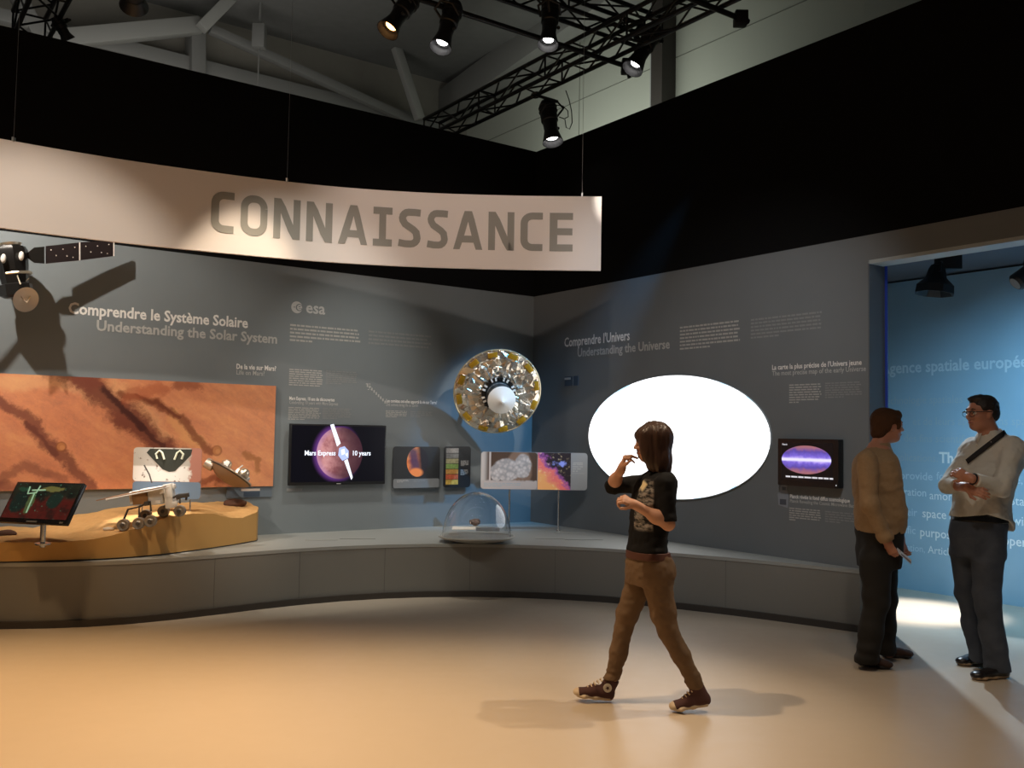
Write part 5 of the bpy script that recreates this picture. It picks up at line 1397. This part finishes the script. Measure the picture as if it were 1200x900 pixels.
def shoe(root, heel, toe, name, m_up, m_sole, w_=.046, high=False, pitch=0.0, ankle=None, label=None, m_toe=None, star=0, laces=None):
    """heel/toe: ground points (local); pitch lifts the toe (+) or heel (-)"""
    heel, toe = np.array(heel, float), np.array(toe, float); d = toe - heel; Ls = np.linalg.norm(d); d = d / Ls
    sd = nrmz(np.cross((0, 0, 1), d)); up = np.cross(d, sd); B = np.stack([d, sd, up])
    L = lambda x, y, z: heel + d * (x * Ls) + sd * y + up * z
    S = Fig()
    for (x0, x1, a, b) in ((.12, .45, .036, .034), (.45, .74, .034, w_), (.74, .87, w_, .040)): S.fc(L(x0, 0, .016), L(x1, 0, .016), (a, .0155), (b, .0155), sd, .02)
    S.cut(plane_cut(L(0, 0, .001), -up)).cut(plane_cut(L(0, 0, .028 if high else .024), up))
    sole = S.mesh('sole', .005)
    U = Fig()
    U.fc(L(.13, 0, .035), L(.50, 0, .042), (.034, .035), (.037, .040), sd, .02).fc(L(.50, 0, .040), L(.80, 0, .030), (.037, .040), (w_ * .93, .022), sd, .02)
    U.el(L(.83, 0, .030), (.040, w_ * .93, .024), B, .015)
    an = np.array(ankle if ankle is not None else L(.2, 0, .10))
    top = .125 if high else .075
    U.fc(L(.20, 0, .05), an, (.036, .045), (.036, .044) if high else (.038, .05), sd, .02)
    U.cut(plane_cut(L(0, 0, .014), -up)); U.cut(plane_cut(L(.2, 0, top), nrmz(up - d * (.05 if high else -.1))))
    o = put(name, U.mesh(name, .005), m_up, root, smooth=None)
    if label: o['label'] = label
    put('sole', sole, m_sole, o, smooth=None)
    if m_toe:
        T = Fig().el(L(.86, 0, .028), (.034, w_ * .95, .026), B, .01).cut(plane_cut(L(0, 0, .012), -up)); T.cut(plane_cut(L(.80, 0, 0), -d))
        put('toe_cap', T.mesh('toe_cap', .004), m_toe, o, smooth=None, label='cream rubber toe cap')
    if laces:
        mb = MB()
        for k in range(5):
            x = .66 - k * .075; z = .060 + k * .013
            a, b, c = L(x, -.022, z - .004), L(x + .01, 0, z + .010), L(x - .02, .022, z - .002); mb.ring([Vector(a), Vector(b), Vector(c)], .0045, 6)
        put('laces', mb, laces, o)
    if star:
        c = Vector(L(.20, star * .0385, .082)); n_ = Vector(sd * star); x_ = Vector(d); y_ = n_.cross(x_)
        M = fm(x_, y_, n_, c)
        q = put('ankle_patch', MB().prism(ellipse(.025, .025, n=24), 0, .006, M), M_patch, o, label='round white ankle patch')
        pts = [((.014 if i % 2 == 0 else .006) * sin(i * pi / 5), (.014 if i % 2 == 0 else .006) * cos(i * pi / 5)) for i in range(10)][::-1]
        put('star', MB().prism(pts, .0062, .008, M), M_canvas, q)
    return o
M_patch = mat('patch white', (.75, .70, .60), .6); M_canvas = mat('maroon canvas', (.075, .030, .028), .85)

# ---- woman walking left
def local(root):
    return lambda u, v, dy=0.0: np.array(at_y(u, v, root.location.y + dy) - root.location)
GY = 5.5
gr_ = at_z(752, 827); gr_.y = GY; gr_.x = at_y(752, 827, GY).x; gr_.z = 0
girl = thing('person', 'woman with long brown hair and black top walking left, hand at her mouth', 'person', gr_)
J = local(girl)
def zof(v, u=760): return float(J(u, v)[2])
def stn(v, u, rf, rs, dy=0.0): p = J(u, v, dy); return (p[2], p[0], p[1], rf, rs)
hb_ = head_basis((-1, -.10, 0), -.05); hc_ = J(765, 519.5)
neck = J(772, 556)
Bd = Fig(); Lh = head(Bd, hc_, hb_, neck, .985, (.045, .052), True)
TA = rad(180 + 22)
Bd.loft([stn(553, 771, .06, .07), stn(560, 770, .075, .14), stn(575, 767, .09, .14), stn(590, 765, .095, .13), stn(612, 762, .085, .11), stn(640, 759, .085, .115), stn(668, 761, .10, .135), stn(676, 761, .09, .125)], TA)
nS, nE, nW = J(780, 565, -.145), J(783, 614, -.17), J(745, 592, -.19)
fS, fE, fW = J(763, 565, .15), J(717, 570, .13), J(728.5, 549, .01)
Bd.chain([nS, nE, nW], [.040, .036, .025], .02); Bd.el(nE * .62 + nW * .38, (.038, .038, .038), None, .03)
Bd.chain([fS, fE, fW], [.040, .035, .024], .02); Bd.el(fE * .62 + fW * .38, (.035, .035, .035), None, .03)
hand(Bd, nW, nrmz(J(728, 583, -.20) - nW), (.0, .5, -.6), 1, .93, (50, 65, 40), thumb_in=.5)
fd = nrmz(J(733, 533, -.01) - fW)
hand(Bd, fW, fd, nrmz(np.array(J(748, 540, 0)) - J(733, 536, 0)), -1, .86, (70, 85, 55), (80, 30, 10), .5)
Bd.chain([J(732, 535, -.012), J(740, 534.5, -.010), J(747, 537, .0)], [.0095, .0085, .007], .005)
Bd.chain([J(753, 672, .08), J(731, 735, .08), J(717, 797, .085), J(714, 815, .085)], [.07, .042, .030, .03])
Bd.chain([J(768, 672, -.08), J(781, 738, -.09), J(815, 799, -.09), J(820, 815, -.09)], [.07, .045, .030, .03])
put('body', Bd.mesh('body', .0045), M_skin, girl, smooth=None)
face_bits(girl, hc_, hb_, .985)
# hair
H = Fig(); Lg = Lh
H.el(Lg(-.014, 0, .032), (.108, .088, .096), hb_, .02)
H.fc(Lg(-.020, 0, .03), J(772, 540, 0), (.090, .090), (.088, .072), hb_[1], .03); H.fc(J(772, 540, 0), J(775.5, 562, 0), (.088, .070), (.082, .050), hb_[1], .03)
H.el(Lg(.055, 0, .050), (.050, .068, .045), hb_, .02)
H.el(Lg(.052, .058, -.01), (.046, .026, .100), hb_, .02); H.el(Lg(.048, -.058, -.01), (.040, .026, .100), hb_, .02); H.el(Lg(.02, .062, -.06), (.05, .03, .10), hb_, .02)
H.el(Lg(.122, 0, -.060), (.052, .052, .085), hb_, .01, sub=True)
_gz = J(778, 559, 0)[2]
H.folds = lambda P: .0045 * vnoise(np.stack([P[:, 0] * 45, P[:, 1] * 45, P[:, 2] * 4], 1)) + .003 * vnoise(np.stack([P[:, 0] * 110, P[:, 1] * 110, P[:, 2] * 9], 1))
M_hair = mat('dark brown hair', (.050, .022, .012), .42); put('hair', H.mesh('hair', .005), M_hair, girl, smooth=None)
# black top
S = Fig()
S.loft([stn(551, 772, .055, .065), stn(556, 771, .075, .12), stn(562, 770, .092, .165), stn(575, 767, .106, .165), stn(590, 764.5, .113, .152), stn(610, 762, .106, .132), stn(628, 759.5, .100, .128), stn(646, 758.5, .106, .145)], TA)
S.rc(nS, nS * .06 + nE * .94, .056, .050, .03); S.rc(fS, fE * .97 + fS * .03, .054, .046, .03)
S.rc(fE, fE * .93 + fW * .07, .046, .043, .01)
S.cut(lambda P: zof(646) - P[:, 2])
nd_ = nrmz(nE - nS); S.cut(lambda P, c=nE - nd_ * .012: np.where(np.linalg.norm(P - c, axis=1) < .085, np.where(np.linalg.norm((P - c) - ((P - c) @ nd_)[:, None] * nd_, axis=1) < .064, (P - c) @ nd_, -1), -1))
S.el(Lh(-.02, 0, -.12), (.062, .062, .05), hb_, .01, sub=True)
S.folds = lambda P: .004 * vnoise(P * np.array((14, 14, 30))) + .003 * vnoise(P * 40)
M_top = mat('black knit with print', (.008, .008, .009), .85, spec=.2); t = NT(M_top); x, y, z = t.xyz()
c0 = J(751, 592, -.1); cp_ = t.v('SUBTRACT', t.P, tuple(c0))
X, Y, Z = t.xyz(cp_)
q = t.f('MAXIMUM', t.f('DIVIDE', t.f('ABSOLUTE', X), .072), t.f('DIVIDE', t.f('ABSOLUTE', Z), .155))
mk = t.f('MULTIPLY', t.smooth(q, 1.0, .8), t.f('LESS_THAN', Y, .06)); nz = t.noise(26, 5, .7)
pr = t.ramp(t.noise(30, 4, .7, t.v('MULTIPLY', t.P, (.5, .5, 1.6))), (.40, (.012, .012, .013)), (.48, (.12, .11, .10)), (.60, (.34, .30, .26)), (.72, (.10, .11, .15)))
pr = t.mix(t.smooth(t.ell(c0[0] + .012, c0[2] + .115, .035, .035, t.v('MULTIPLY', t.n('ShaderNodeCombineXYZ').outputs[0], (1, 1, 1))) if False else t.f('ADD', t.f('ABSOLUTE', t.f('DIVIDE', t.f('SUBTRACT', X, .012), .03)), t.f('ABSOLUTE', t.f('DIVIDE', t.f('SUBTRACT', Z, .118), .045))), 1.1, .6), pr, (.75, .62, .36))
t.base(t.mix(mk, (.008, .008, .009), pr))
put('top', S.mesh('top', .006), M_top, girl, smooth=None, label='black top with a grey and gold chest print')
# belt and trousers
T = Fig(); T.loft([stn(641, 758.5, .100, .138), stn(650, 760, .108, .148), stn(660, 761, .122, .16), stn(672, 761.5, .128, .165), stn(684, 760.5, .115, .155)], TA)
legR = [J(752, 676, .08), J(735, 720, .08), J(730.5, 737, .08), J(725, 765, .082), J(718, 792, .085), J(716.5, 799, .085)]
legL = [J(769, 676, -.08), J(777.5, 720, -.085), J(783, 740, -.09), J(797, 766, -.09), J(811.5, 794, -.09), J(815, 803, -.09)]
T.chain(legR, [.086, .064, .053, .051, .043, .046], .02); T.chain(legL, [.088, .072, .058, .053, .043, .046], .02)
T.el(J(774, 668, -.07), (.075, .08, .08), None, .04); T.el(J(772, 668, .08), (.07, .08, .08), None, .04)
T.cut(lambda P: P[:, 2] - zof(648)).cut(plane_cut(legR[-1], nrmz(legR[-1] - legR[-2]))) if False else T.cut(lambda P: P[:, 2] - zof(648))
T.folds = lambda P: .0025 * vnoise(P * np.array((12, 12, 34)) + 2) + .003 * vnoise(P * 50) + .010 * np.clip((.26 - P[:, 2]) * 8, 0, 1) * vnoise(P * np.array((10, 10, 60)))
T.cut(lambda P: .128 - P[:, 2])
M_pants = paint('brown cotton', (.150, .090, .047), .85, .25, 14, 0); put('trousers', T.mesh('trousers', .006), M_pants, girl, smooth=None, label='slim brown trousers')
Bt = Fig(); Bt.loft([stn(643, 758.7, .110, .148), stn(648, 759.5, .113, .152), stn(658, 760.5, .124, .163)], TA)
Bt.cut(lambda P: P[:, 2] - zof(645.5)).cut(lambda P: zof(654) - P[:, 2]); put('belt', Bt.mesh('belt', .005), mat('reddish brown belt', (.085, .028, .017), .6), girl, smooth=None)
M_rub = mat('cream rubber', (.62, .50, .36), .6)
lc = lambda u, v, z=0.0: np.array(at_z(u, v, z) - girl.location)
hR, tR = J(718, 827, .085), J(671, 822, .075); hR[2] = .002; tR[2] = .030
hL, tL = J(833, 829, -.09), J(785, 832, -.10); hL[2] = .035; tL[2] = .001
shoe(girl, hR, tR, 'shoe', M_canvas, M_rub, .044, True, ankle=legR[-1] * .7 + np.array((hR[0], hR[1], 0)) * .0 + legR[-2] * .3, label='maroon high top canvas shoe, front foot', m_toe=M_rub, star=-1 if False else 1, laces=M_rub)
shoe(girl, hL, tL, 'shoe', M_canvas, M_rub, .044, True, ankle=legL[-1] * .7 + legL[-2] * .3, label='maroon high top canvas shoe, rear foot with lifted heel', m_toe=M_rub, laces=M_rub)

# ---- man on the left, facing right
mr = at_z(1026, 779); mr.y = 6.58; mr.x = at_y(1026, 779, 6.58).x; mr.z = 0
manA = thing('person', 'man in tan sweater and dark trousers facing right, holding a leaflet by his side', 'person', mr)
J = local(manA)
hb_ = head_basis((1, .08, 0), -.03); hc_ = J(1040.5, 499.5); TA = rad(8)
Bd = Fig(); Lh = head(Bd, hc_, hb_, J(1027, 528), 1.0, (.054, .060))
Bd.loft([stn(520, 1030, .06, .065), stn(531, 1028, .08, .13), stn(540, 1026, .105, .175), stn(560, 1026, .12, .175), stn(600, 1031, .135, .16), stn(640, 1031, .125, .16), stn(660, 1030, .115, .16)], TA)
nS, nE, nW = J(1016, 539, -.185), J(1019, 590, -.225), J(1040, 635, -.20)
fS, fE, fW = J(1034, 538, .19), J(1040, 590, .21), J(1055, 630, .14)
for a, b, c in ((nS, nE, nW), (fS, fE, fW)):
    Bd.chain([a, b, c], [.047, .042, .029], .02)
hand(Bd, nW, nrmz(J(1050, 655, -.20) - nW), (.55, .6, .25), -1, 1.0, (38, 50, 30), thumb_in=.45)
hand(Bd, fW, nrmz(J(1060, 650, .10) - fW), (.3, -.9, 0), 1, 1.0, (25, 30, 20), thumb_in=.3)
Bd.chain([J(1026, 655, -.10), J(1026, 708, -.11), J(1017, 765, -.12), J(1016, 772, -.12)], [.08, .055, .04, .04]); Bd.chain([J(1034, 655, .10), J(1036, 702, .10), J(1042, 757, .12), J(1042, 764, .12)], [.08, .055, .04, .04])
put('body', Bd.mesh('body', .005), M_skin2, manA, smooth=None); face_bits(manA, hc_, hb_, 1.0)
H = Fig(); H.el(Lh(-.022, 0, .040), (.104, .086, .090), hb_, .02); H.el(Lh(-.055, 0, -.01), (.065, .078, .075), hb_, .02); H.el(Lh(.030, 0, .082), (.060, .066, .034), hb_, .03); H.el(Lh(-.070, 0, -.055), (.045, .060, .045), hb_, .02)
for y in (-1, 1): H.el(Lh(.005, y * .072, .02), (.058, .018, .058), hb_, .02)
H.el(Lh(.115, 0, -.03), (.066, .085, .085), hb_, .012, sub=True)
for y in (-1, 1): H.el(Lh(.012, y * .085, -.015), (.030, .03, .035), hb_, .01, sub=True)
H.folds = lambda P: .005 * vnoise(P * np.array((30, 30, 22))) + .002 * vnoise(P * 70)
put('hair', H.mesh('hair', .0045), mat('tousled brown hair', (.075, .036, .019), .9, spec=.15), manA, smooth=None)
S = Fig()
S.loft([stn(519.5, 1030.5, .062, .066), stn(524, 1030, .068, .075), stn(531, 1027.5, .098, .15), stn(539, 1026, .122, .20), stn(555, 1026.5, .137, .205), stn(575, 1029, .150, .195), stn(600, 1032, .163, .19), stn(614, 1031.5, .160, .185), stn(623, 1031, .145, .18)], TA)
S.chain([nS, nE, nE * .12 + nW * .88, nE * .02 + nW * .98], [.070, .058, .046, .040], .03); S.chain([fS, fE, fE * .1 + fW * .9], [.068, .056, .044], .03)
S.cut(lambda P: zof(623, 1030) - P[:, 2] - 9 * (np.abs(P[:, 1]) > .165) * 1.0)
for w_, e_ in ((nW, nE), (fW, fE)):
    d_w = nrmz(w_ - e_); S.cut(lambda P, w_=w_, d_w=d_w: np.where(np.linalg.norm(P - w_, axis=1) < .13, (P - (w_ - d_w * .008)) @ d_w, -1))
S.folds = lambda P: .006 * vnoise(P * np.array((9, 9, 22))) + .003 * vnoise(P * 36)
M_swt = paint('tan knit', (.36, .240, .135), .95, .15, 60, .3); put('sweater', S.mesh('sweater', .006), M_swt, manA, smooth=None)
C = Fig(); C.loft([stn(516, 1031, .060, .062), stn(520, 1030.6, .063, .066), stn(525, 1030, .070, .078)], TA); C.cut(lambda P: zof(525, 1030) - P[:, 2]).cut(plane_cut(J(1031, 519.5), (-.25, 0, 1)))
put('collar', C.mesh('collar', .005), M_swt, manA, smooth=None)
T = Fig(); T.loft([stn(612, 1031, .140, .172), stn(625, 1031, .146, .178), stn(645, 1030.5, .140, .178), stn(664, 1030, .122, .17)], TA)
T.chain([J(1026, 657, -.095), J(1027, 705, -.11), J(1021, 738, -.12), J(1015.5, 770, -.12)], [.110, .084, .080, .078], .03)
T.chain([J(1034, 657, .095), J(1037, 702, .10), J(1037, 735, .11), J(1039, 760, .12)], [.108, .078, .070, .066], .03)
T.cut(lambda P: .045 - P[:, 2]).cut(lambda P: P[:, 2] - zof(617, 1030))
T.folds = lambda P: .008 * vnoise(P * np.array((9, 9, 14)) + 5) + .010 * np.clip((.3 - P[:, 2]) * 5, 0, 1) * vnoise(P * np.array((8, 8, 26)))
put('trousers', T.mesh('trousers', .007), mat('near black trousers', (.012, .011, .010), .9), manA, smooth=None)
lc = lambda u, v, z=0.0: np.array(at_z(u, v, z) - manA.location)
M_brs = mat('dark brown suede', (.055, .026, .016), .8); M_blk = mat('dark sole', (.018, .014, .012), .7)
shoe(manA, lc(1003, 778), lc(1047, 785), 'shoe', M_brs, M_blk, .048, ankle=J(1013, 769, -.12), label='dark brown shoe, near foot')
shoe(manA, lc(1032, 770), lc(1070, 771), 'shoe', M_brs, M_blk, .048, ankle=J(1040, 760, .12), label='dark brown shoe, far foot')
# leaflet in his hand
p0_ = Vector(J(1052, 645, -.20)) + manA.location; p1_ = Vector(J(1067, 658, -.20)) + manA.location
xd = (p1_ - p0_).normalized(); nd = Vector((.35, -.5, .6)); nd = (nd - xd * nd.dot(xd)).normalized()
lf = thing('leaflet', 'small folded pale leaflet held in the hand of the man in the tan sweater', 'leaflet', fm(xd, nd.cross(xd), nd, (p0_ + p1_) / 2))
M_pap = mat('leaflet paper', (.62, .58, .54), .5)
put('cover', MB().box((0, 0, 0), (.125, .05, .003)), M_pap, lf); put('printed_band', MB().box((.015, -.012, .0025), (.085, .018, .001)), mat('leaflet print', (.20, .14, .13), .5), lf)

# ---- man on the right, arms crossed, facing left
mr = at_z(1156, 788); mr.y = 6.42; mr.x = at_y(1156, 788, 6.42).x; mr.z = 0
manB = thing('person', 'tall man in glasses, white shirt and blue jeans standing with crossed arms by the doorway', 'person', mr)
J = local(manB)
hb_ = head_basis((-1, -.22, 0), -.06); hc_ = J(1150.5, 484.5); TA = rad(180 + 42)
Bd = Fig(); Lh = head(Bd, hc_, hb_, J(1161, 513), 1.06, (.055, .062))
Bd.loft([stn(507, 1160, .06, .065), stn(516, 1164, .08, .13), stn(525, 1165, .10, .17), stn(550, 1160, .115, .17), stn(585, 1152, .12, .15), stn(610, 1148, .115, .155), stn(645, 1146, .11, .155)], TA)
nS, nE, nW = J(1187, 524, -.13), J(1173, 572, -.26), J(1136, 560, -.30)
fS, fE, fW = J(1141, 523, .13), J(1112, 568, .02), J(1133, 571, -.22)
Bd.chain([nS, nE, nW], [.046, .041, .029], .02); Bd.chain([fS, fE, fW], [.046, .041, .030], .02)
hand(Bd, nW, nrmz(J(1121, 553, -.22) - nW), (.2, 1, -.2), 1, 1.03, (20, 25, 15), thumb_in=.3)
hand(Bd, fW, nrmz(J(1152, 577, -.34) - fW), (.45, .75, -.2), -1, 1.03, (22, 30, 20), thumb_in=.2)
Bd.chain([J(1158, 645, -.09), J(1156, 700, -.10), J(1168, 775, -.10), J(1169, 784, -.1)], [.08, .055, .04, .04]); Bd.chain([J(1132, 645, .08), J(1133, 694, .10), J(1147, 762, .13), J(1148, 768, .13)], [.08, .055, .04, .04])
put('body', Bd.mesh('body', .005), M_skin2, manB, smooth=None); face_bits(manB, hc_, hb_, 1.06)
H = Fig(); H.el(Lh(-.018, 0, .040), np.array((.098, .080, .083)) * 1.06, hb_, .02); H.el(Lh(-.058, 0, -.005), np.array((.052, .068, .062)) * 1.06, hb_, .02); H.el(Lh(.034, 0, .096), np.array((.046, .052, .020)) * 1.06, hb_, .02)
H.el(Lh(.100, 0, -.005), np.array((.085, .085, .078)) * 1.06, hb_, .01, sub=True)
for y in (-1, 1): H.el(Lh(.012, y * .09, -.025), (.036, .034, .040), hb_, .01, sub=True)
H.folds = lambda P: .004 * vnoise(P * 34) + .003 * vnoise(P * 80)
put('hair', H.mesh('hair', .005), mat('short dark hair', (.022, .016, .013), .6), manB, smooth=None)
Lv = lambda x, y, z: Vector(Lh(x, y, z))
M_gls = mat('black spectacle frame', (.01, .01, .01), .3)
gl = put('spectacle_frame', MB().ring([Lv(.096, y, z) for y, z in ((-.058, .012), (-.034, .019), (-.008, .014), (.008, .014), (.034, .019), (.058, .012))], .0028, 6)
         .ring([Lv(.092, .060, .012), Lv(.04, .074, .012), Lv(-.012, .080, .010)], .0030, 6).ring([Lv(.092, -.060, .012), Lv(.04, -.074, .012), Lv(-.012, -.080, .010)], .0030, 6), M_gls, manB)
for y in (-.034, .034):
    put('spectacle_lens', MB().ring([Lv(.098, y + .023 * cos(a), -.002 + .017 * sin(a)) for a in [i * pi / 8 for i in range(16)]], .0016, 6, closed=True), M_gls, gl)
S = Fig()
S.loft([stn(506, 1161, .066, .070), stn(512, 1163, .080, .11), stn(518, 1165, .098, .165), stn(527, 1165.5, .122, .202), stn(545, 1161, .137, .20), stn(570, 1155, .140, .185), stn(590, 1150.5, .145, .19), stn(606, 1149, .155, .20), stn(628, 1149, .160, .205)], TA)
S.chain([nS, nE, nE * .25 + nW * .75], [.070, .062, .050], .03); S.chain([fS, fE, fE * .50 + fW * .50], [.068, .060, .050], .03)
def hem(P):
    x = P[:, 0]; u_ = 600 + FPX * (x + manB.location.x) / manB.location.y; zz = np.interp(u_, [1105, 1120, 1143, 1168, 1176, 1184, 1192], [zof(609, 1150), zof(606, 1150), zof(601, 1150), zof(608, 1150), zof(620, 1150), zof(624, 1150), zof(622, 1150)])
    return zz - P[:, 2]
S.cut(hem)
for w_, e_, fr_ in ((nW, nE, .80), (fW, fE, .52)):
    d_w = nrmz(w_ - e_); c_c = e_ + (w_ - e_) * fr_
    S.cut(lambda P, c_c=c_c, d_w=d_w, r_=.075: np.where(np.linalg.norm(P - c_c, axis=1) < r_, np.where(np.linalg.norm((P - c_c) - ((P - c_c) @ d_w)[:, None] * d_w, axis=1) < .062, (P - c_c) @ d_w, -1), -1))
S.folds = lambda P: .011 * vnoise(P * np.array((9, 9, 15)) + 3) + .006 * vnoise(P * np.array((26, 26, 14))) + .003 * vnoise(P * 55)
M_sht = mat('white shirt cloth', (.66, .64, .585), .85); sm_ = S.mesh('shirt', .006); put('shirt', sm_, M_sht, manB, smooth=None, label='loose white shirt with rolled sleeves')
cc = J(1160.5, 508); rows_ = []
for i in range(41):
    a = TA + rad(22) + rad(316) * i / 40; fr = abs(i - 20) / 20; pt_ = max(0, (fr - .72) / .28)
    d2 = Vector((cos(a), sin(a), 0)); b2 = Vector((cc[0], cc[1], 0))
    zt = zof(500.5 + 5.5 * fr, 1160); 
    rows_.append([b2 + d2 * .066 + UP * (zt - .012), b2 + d2 * .070 + UP * zt, b2 + d2 * .083 + UP * (zt - .022), b2 + d2 * (.094 + .016 * pt_) + UP * (zt - .042 - .030 * pt_)])
put('collar', MB().grid(rows_), M_sht, manB, smooth=60).modifiers.new('thick', 'SOLIDIFY').thickness = .004
from mathutils.bvhtree import BVHTree
bv = BVHTree.FromPolygons([v.co[:] for v in sm_.vertices], [p.vertices[:] for p in sm_.polygons])
def onshirt(u, v, off=.006):
    d = ray(u, v).normalized(); h_ = bv.ray_cast(CAM - manB.location, d)
    return (h_[0] - d * off) if h_[0] else Vector(J(u, v, -.15))
L_, R_2 = [], []
for k in range(13):
    q = k / 12; u_, v_ = 1178 + (1133 - 1178) * q, 506 + (541 - 506) * q
    L_.append((onshirt(u_ - 1.4, v_ - 2.4, .011), onshirt(u_ + 1.6, v_ + 2.6, .011)))
V = []; F_ = []
for a, b in L_: V += [a, b]
for k in range(12): F_.append((2 * k, 2 * k + 1, 2 * k + 3, 2 * k + 2))
st_ = put('shoulder_strap', MB().add(V, F_), mat('dark strap webbing', (.02, .018, .02), .8), manB, smooth=60, label='dark strap across the chest')
sd_ = st_.modifiers.new('thick', 'SOLIDIFY'); sd_.thickness = .004
pk = [(onshirt(1146.5 - 12.5 * q - 2.2, 516 + 84 * q, .003), onshirt(1146.5 - 12.5 * q + 2.2, 516 + 84 * q, .003)) for q in [.32 * i / 12 for i in range(13)]]
put('placket', MB().grid([list(q) for q in pk]), M_sht, manB, smooth=60)
for k in range(2):
    p = onshirt(1145 - k * 2.0, 522 + k * 14, .004); put('shirt_button', MB().ball(p, .006, seg=8, rings=5), M_patch, manB)
put('wristwatch', MB().ring([Vector(nW - nrmz(nW - nE) * .03 + .034 * (cos(a) * nrmz(np.cross(nW - nE, (0, 0, 1))) + sin(a) * nrmz(np.cross(nW - nE, np.cross(nW - nE, (0, 0, 1)))))) for a in [i * pi / 8 for i in range(16)]], .007, 6, closed=True), M_gls, manB)
T = Fig(); T.loft([stn(597, 1150, .128, .170), stn(612, 1148, .136, .180), stn(632, 1146, .142, .186), stn(652, 1145, .125, .18)], TA)
T.chain([J(1158, 650, -.085), J(1156.5, 700, -.10), J(1162, 740, -.10), J(1170, 786, -.10)], [.108, .083, .076, .082], .03)
T.chain([J(1131, 648, .08), J(1133, 694, .10), J(1140, 730, .12), J(1148, 767, .13)], [.102, .072, .066, .068], .03)
T.cut(lambda P: .04 - P[:, 2]).cut(lambda P: P[:, 2] - zof(600, 1150))
T.folds = lambda P: .007 * vnoise(P * np.array((10, 10, 16)) + 5) + .010 * np.clip((.3 - P[:, 2]) * 5, 0, 1) * vnoise(P * np.array((8, 8, 26)))
M_jean = mat('blue denim', (.05, .065, .09), .85); t = NT(M_jean); x, y, z = t.xyz()
k0 = J(1150, 700, -.15)
t.base(t.mix(t.noise(7, 4, .6), (.022, .032, .055), (.105, .120, .150)))
put('jeans', T.mesh('jeans', .007), M_jean, manB, smooth=None)
Bt = Fig(); Bt.loft([stn(600, 1150, .138, .182), stn(612, 1148.5, .143, .187), stn(616, 1148, .143, .187)], TA); Bt.cut(lambda P: P[:, 2] - zof(602, 1150)).cut(lambda P: zof(611, 1150) - P[:, 2]); put('belt', Bt.mesh('belt', .006), M_gls, manB, smooth=None)
lc = lambda u, v, z=0.0: np.array(at_z(u, v, z) - manB.location)
M_blks = mat('black leather', (.014, .011, .011), .3); M_tsole = mat('pale brown sole', (.40, .28, .17), .6)
shoe(manB, lc(1183, 794), lc(1137, 797), 'shoe', M_blks, M_tsole, .046, ankle=J(1172, 783, -.10), label='black shoe with pale sole, near foot')
shoe(manB, lc(1156, 777), lc(1121, 780), 'shoe', M_blks, M_tsole, .046, ankle=J(1150, 766, .13), label='black shoe with pale sole, far foot')
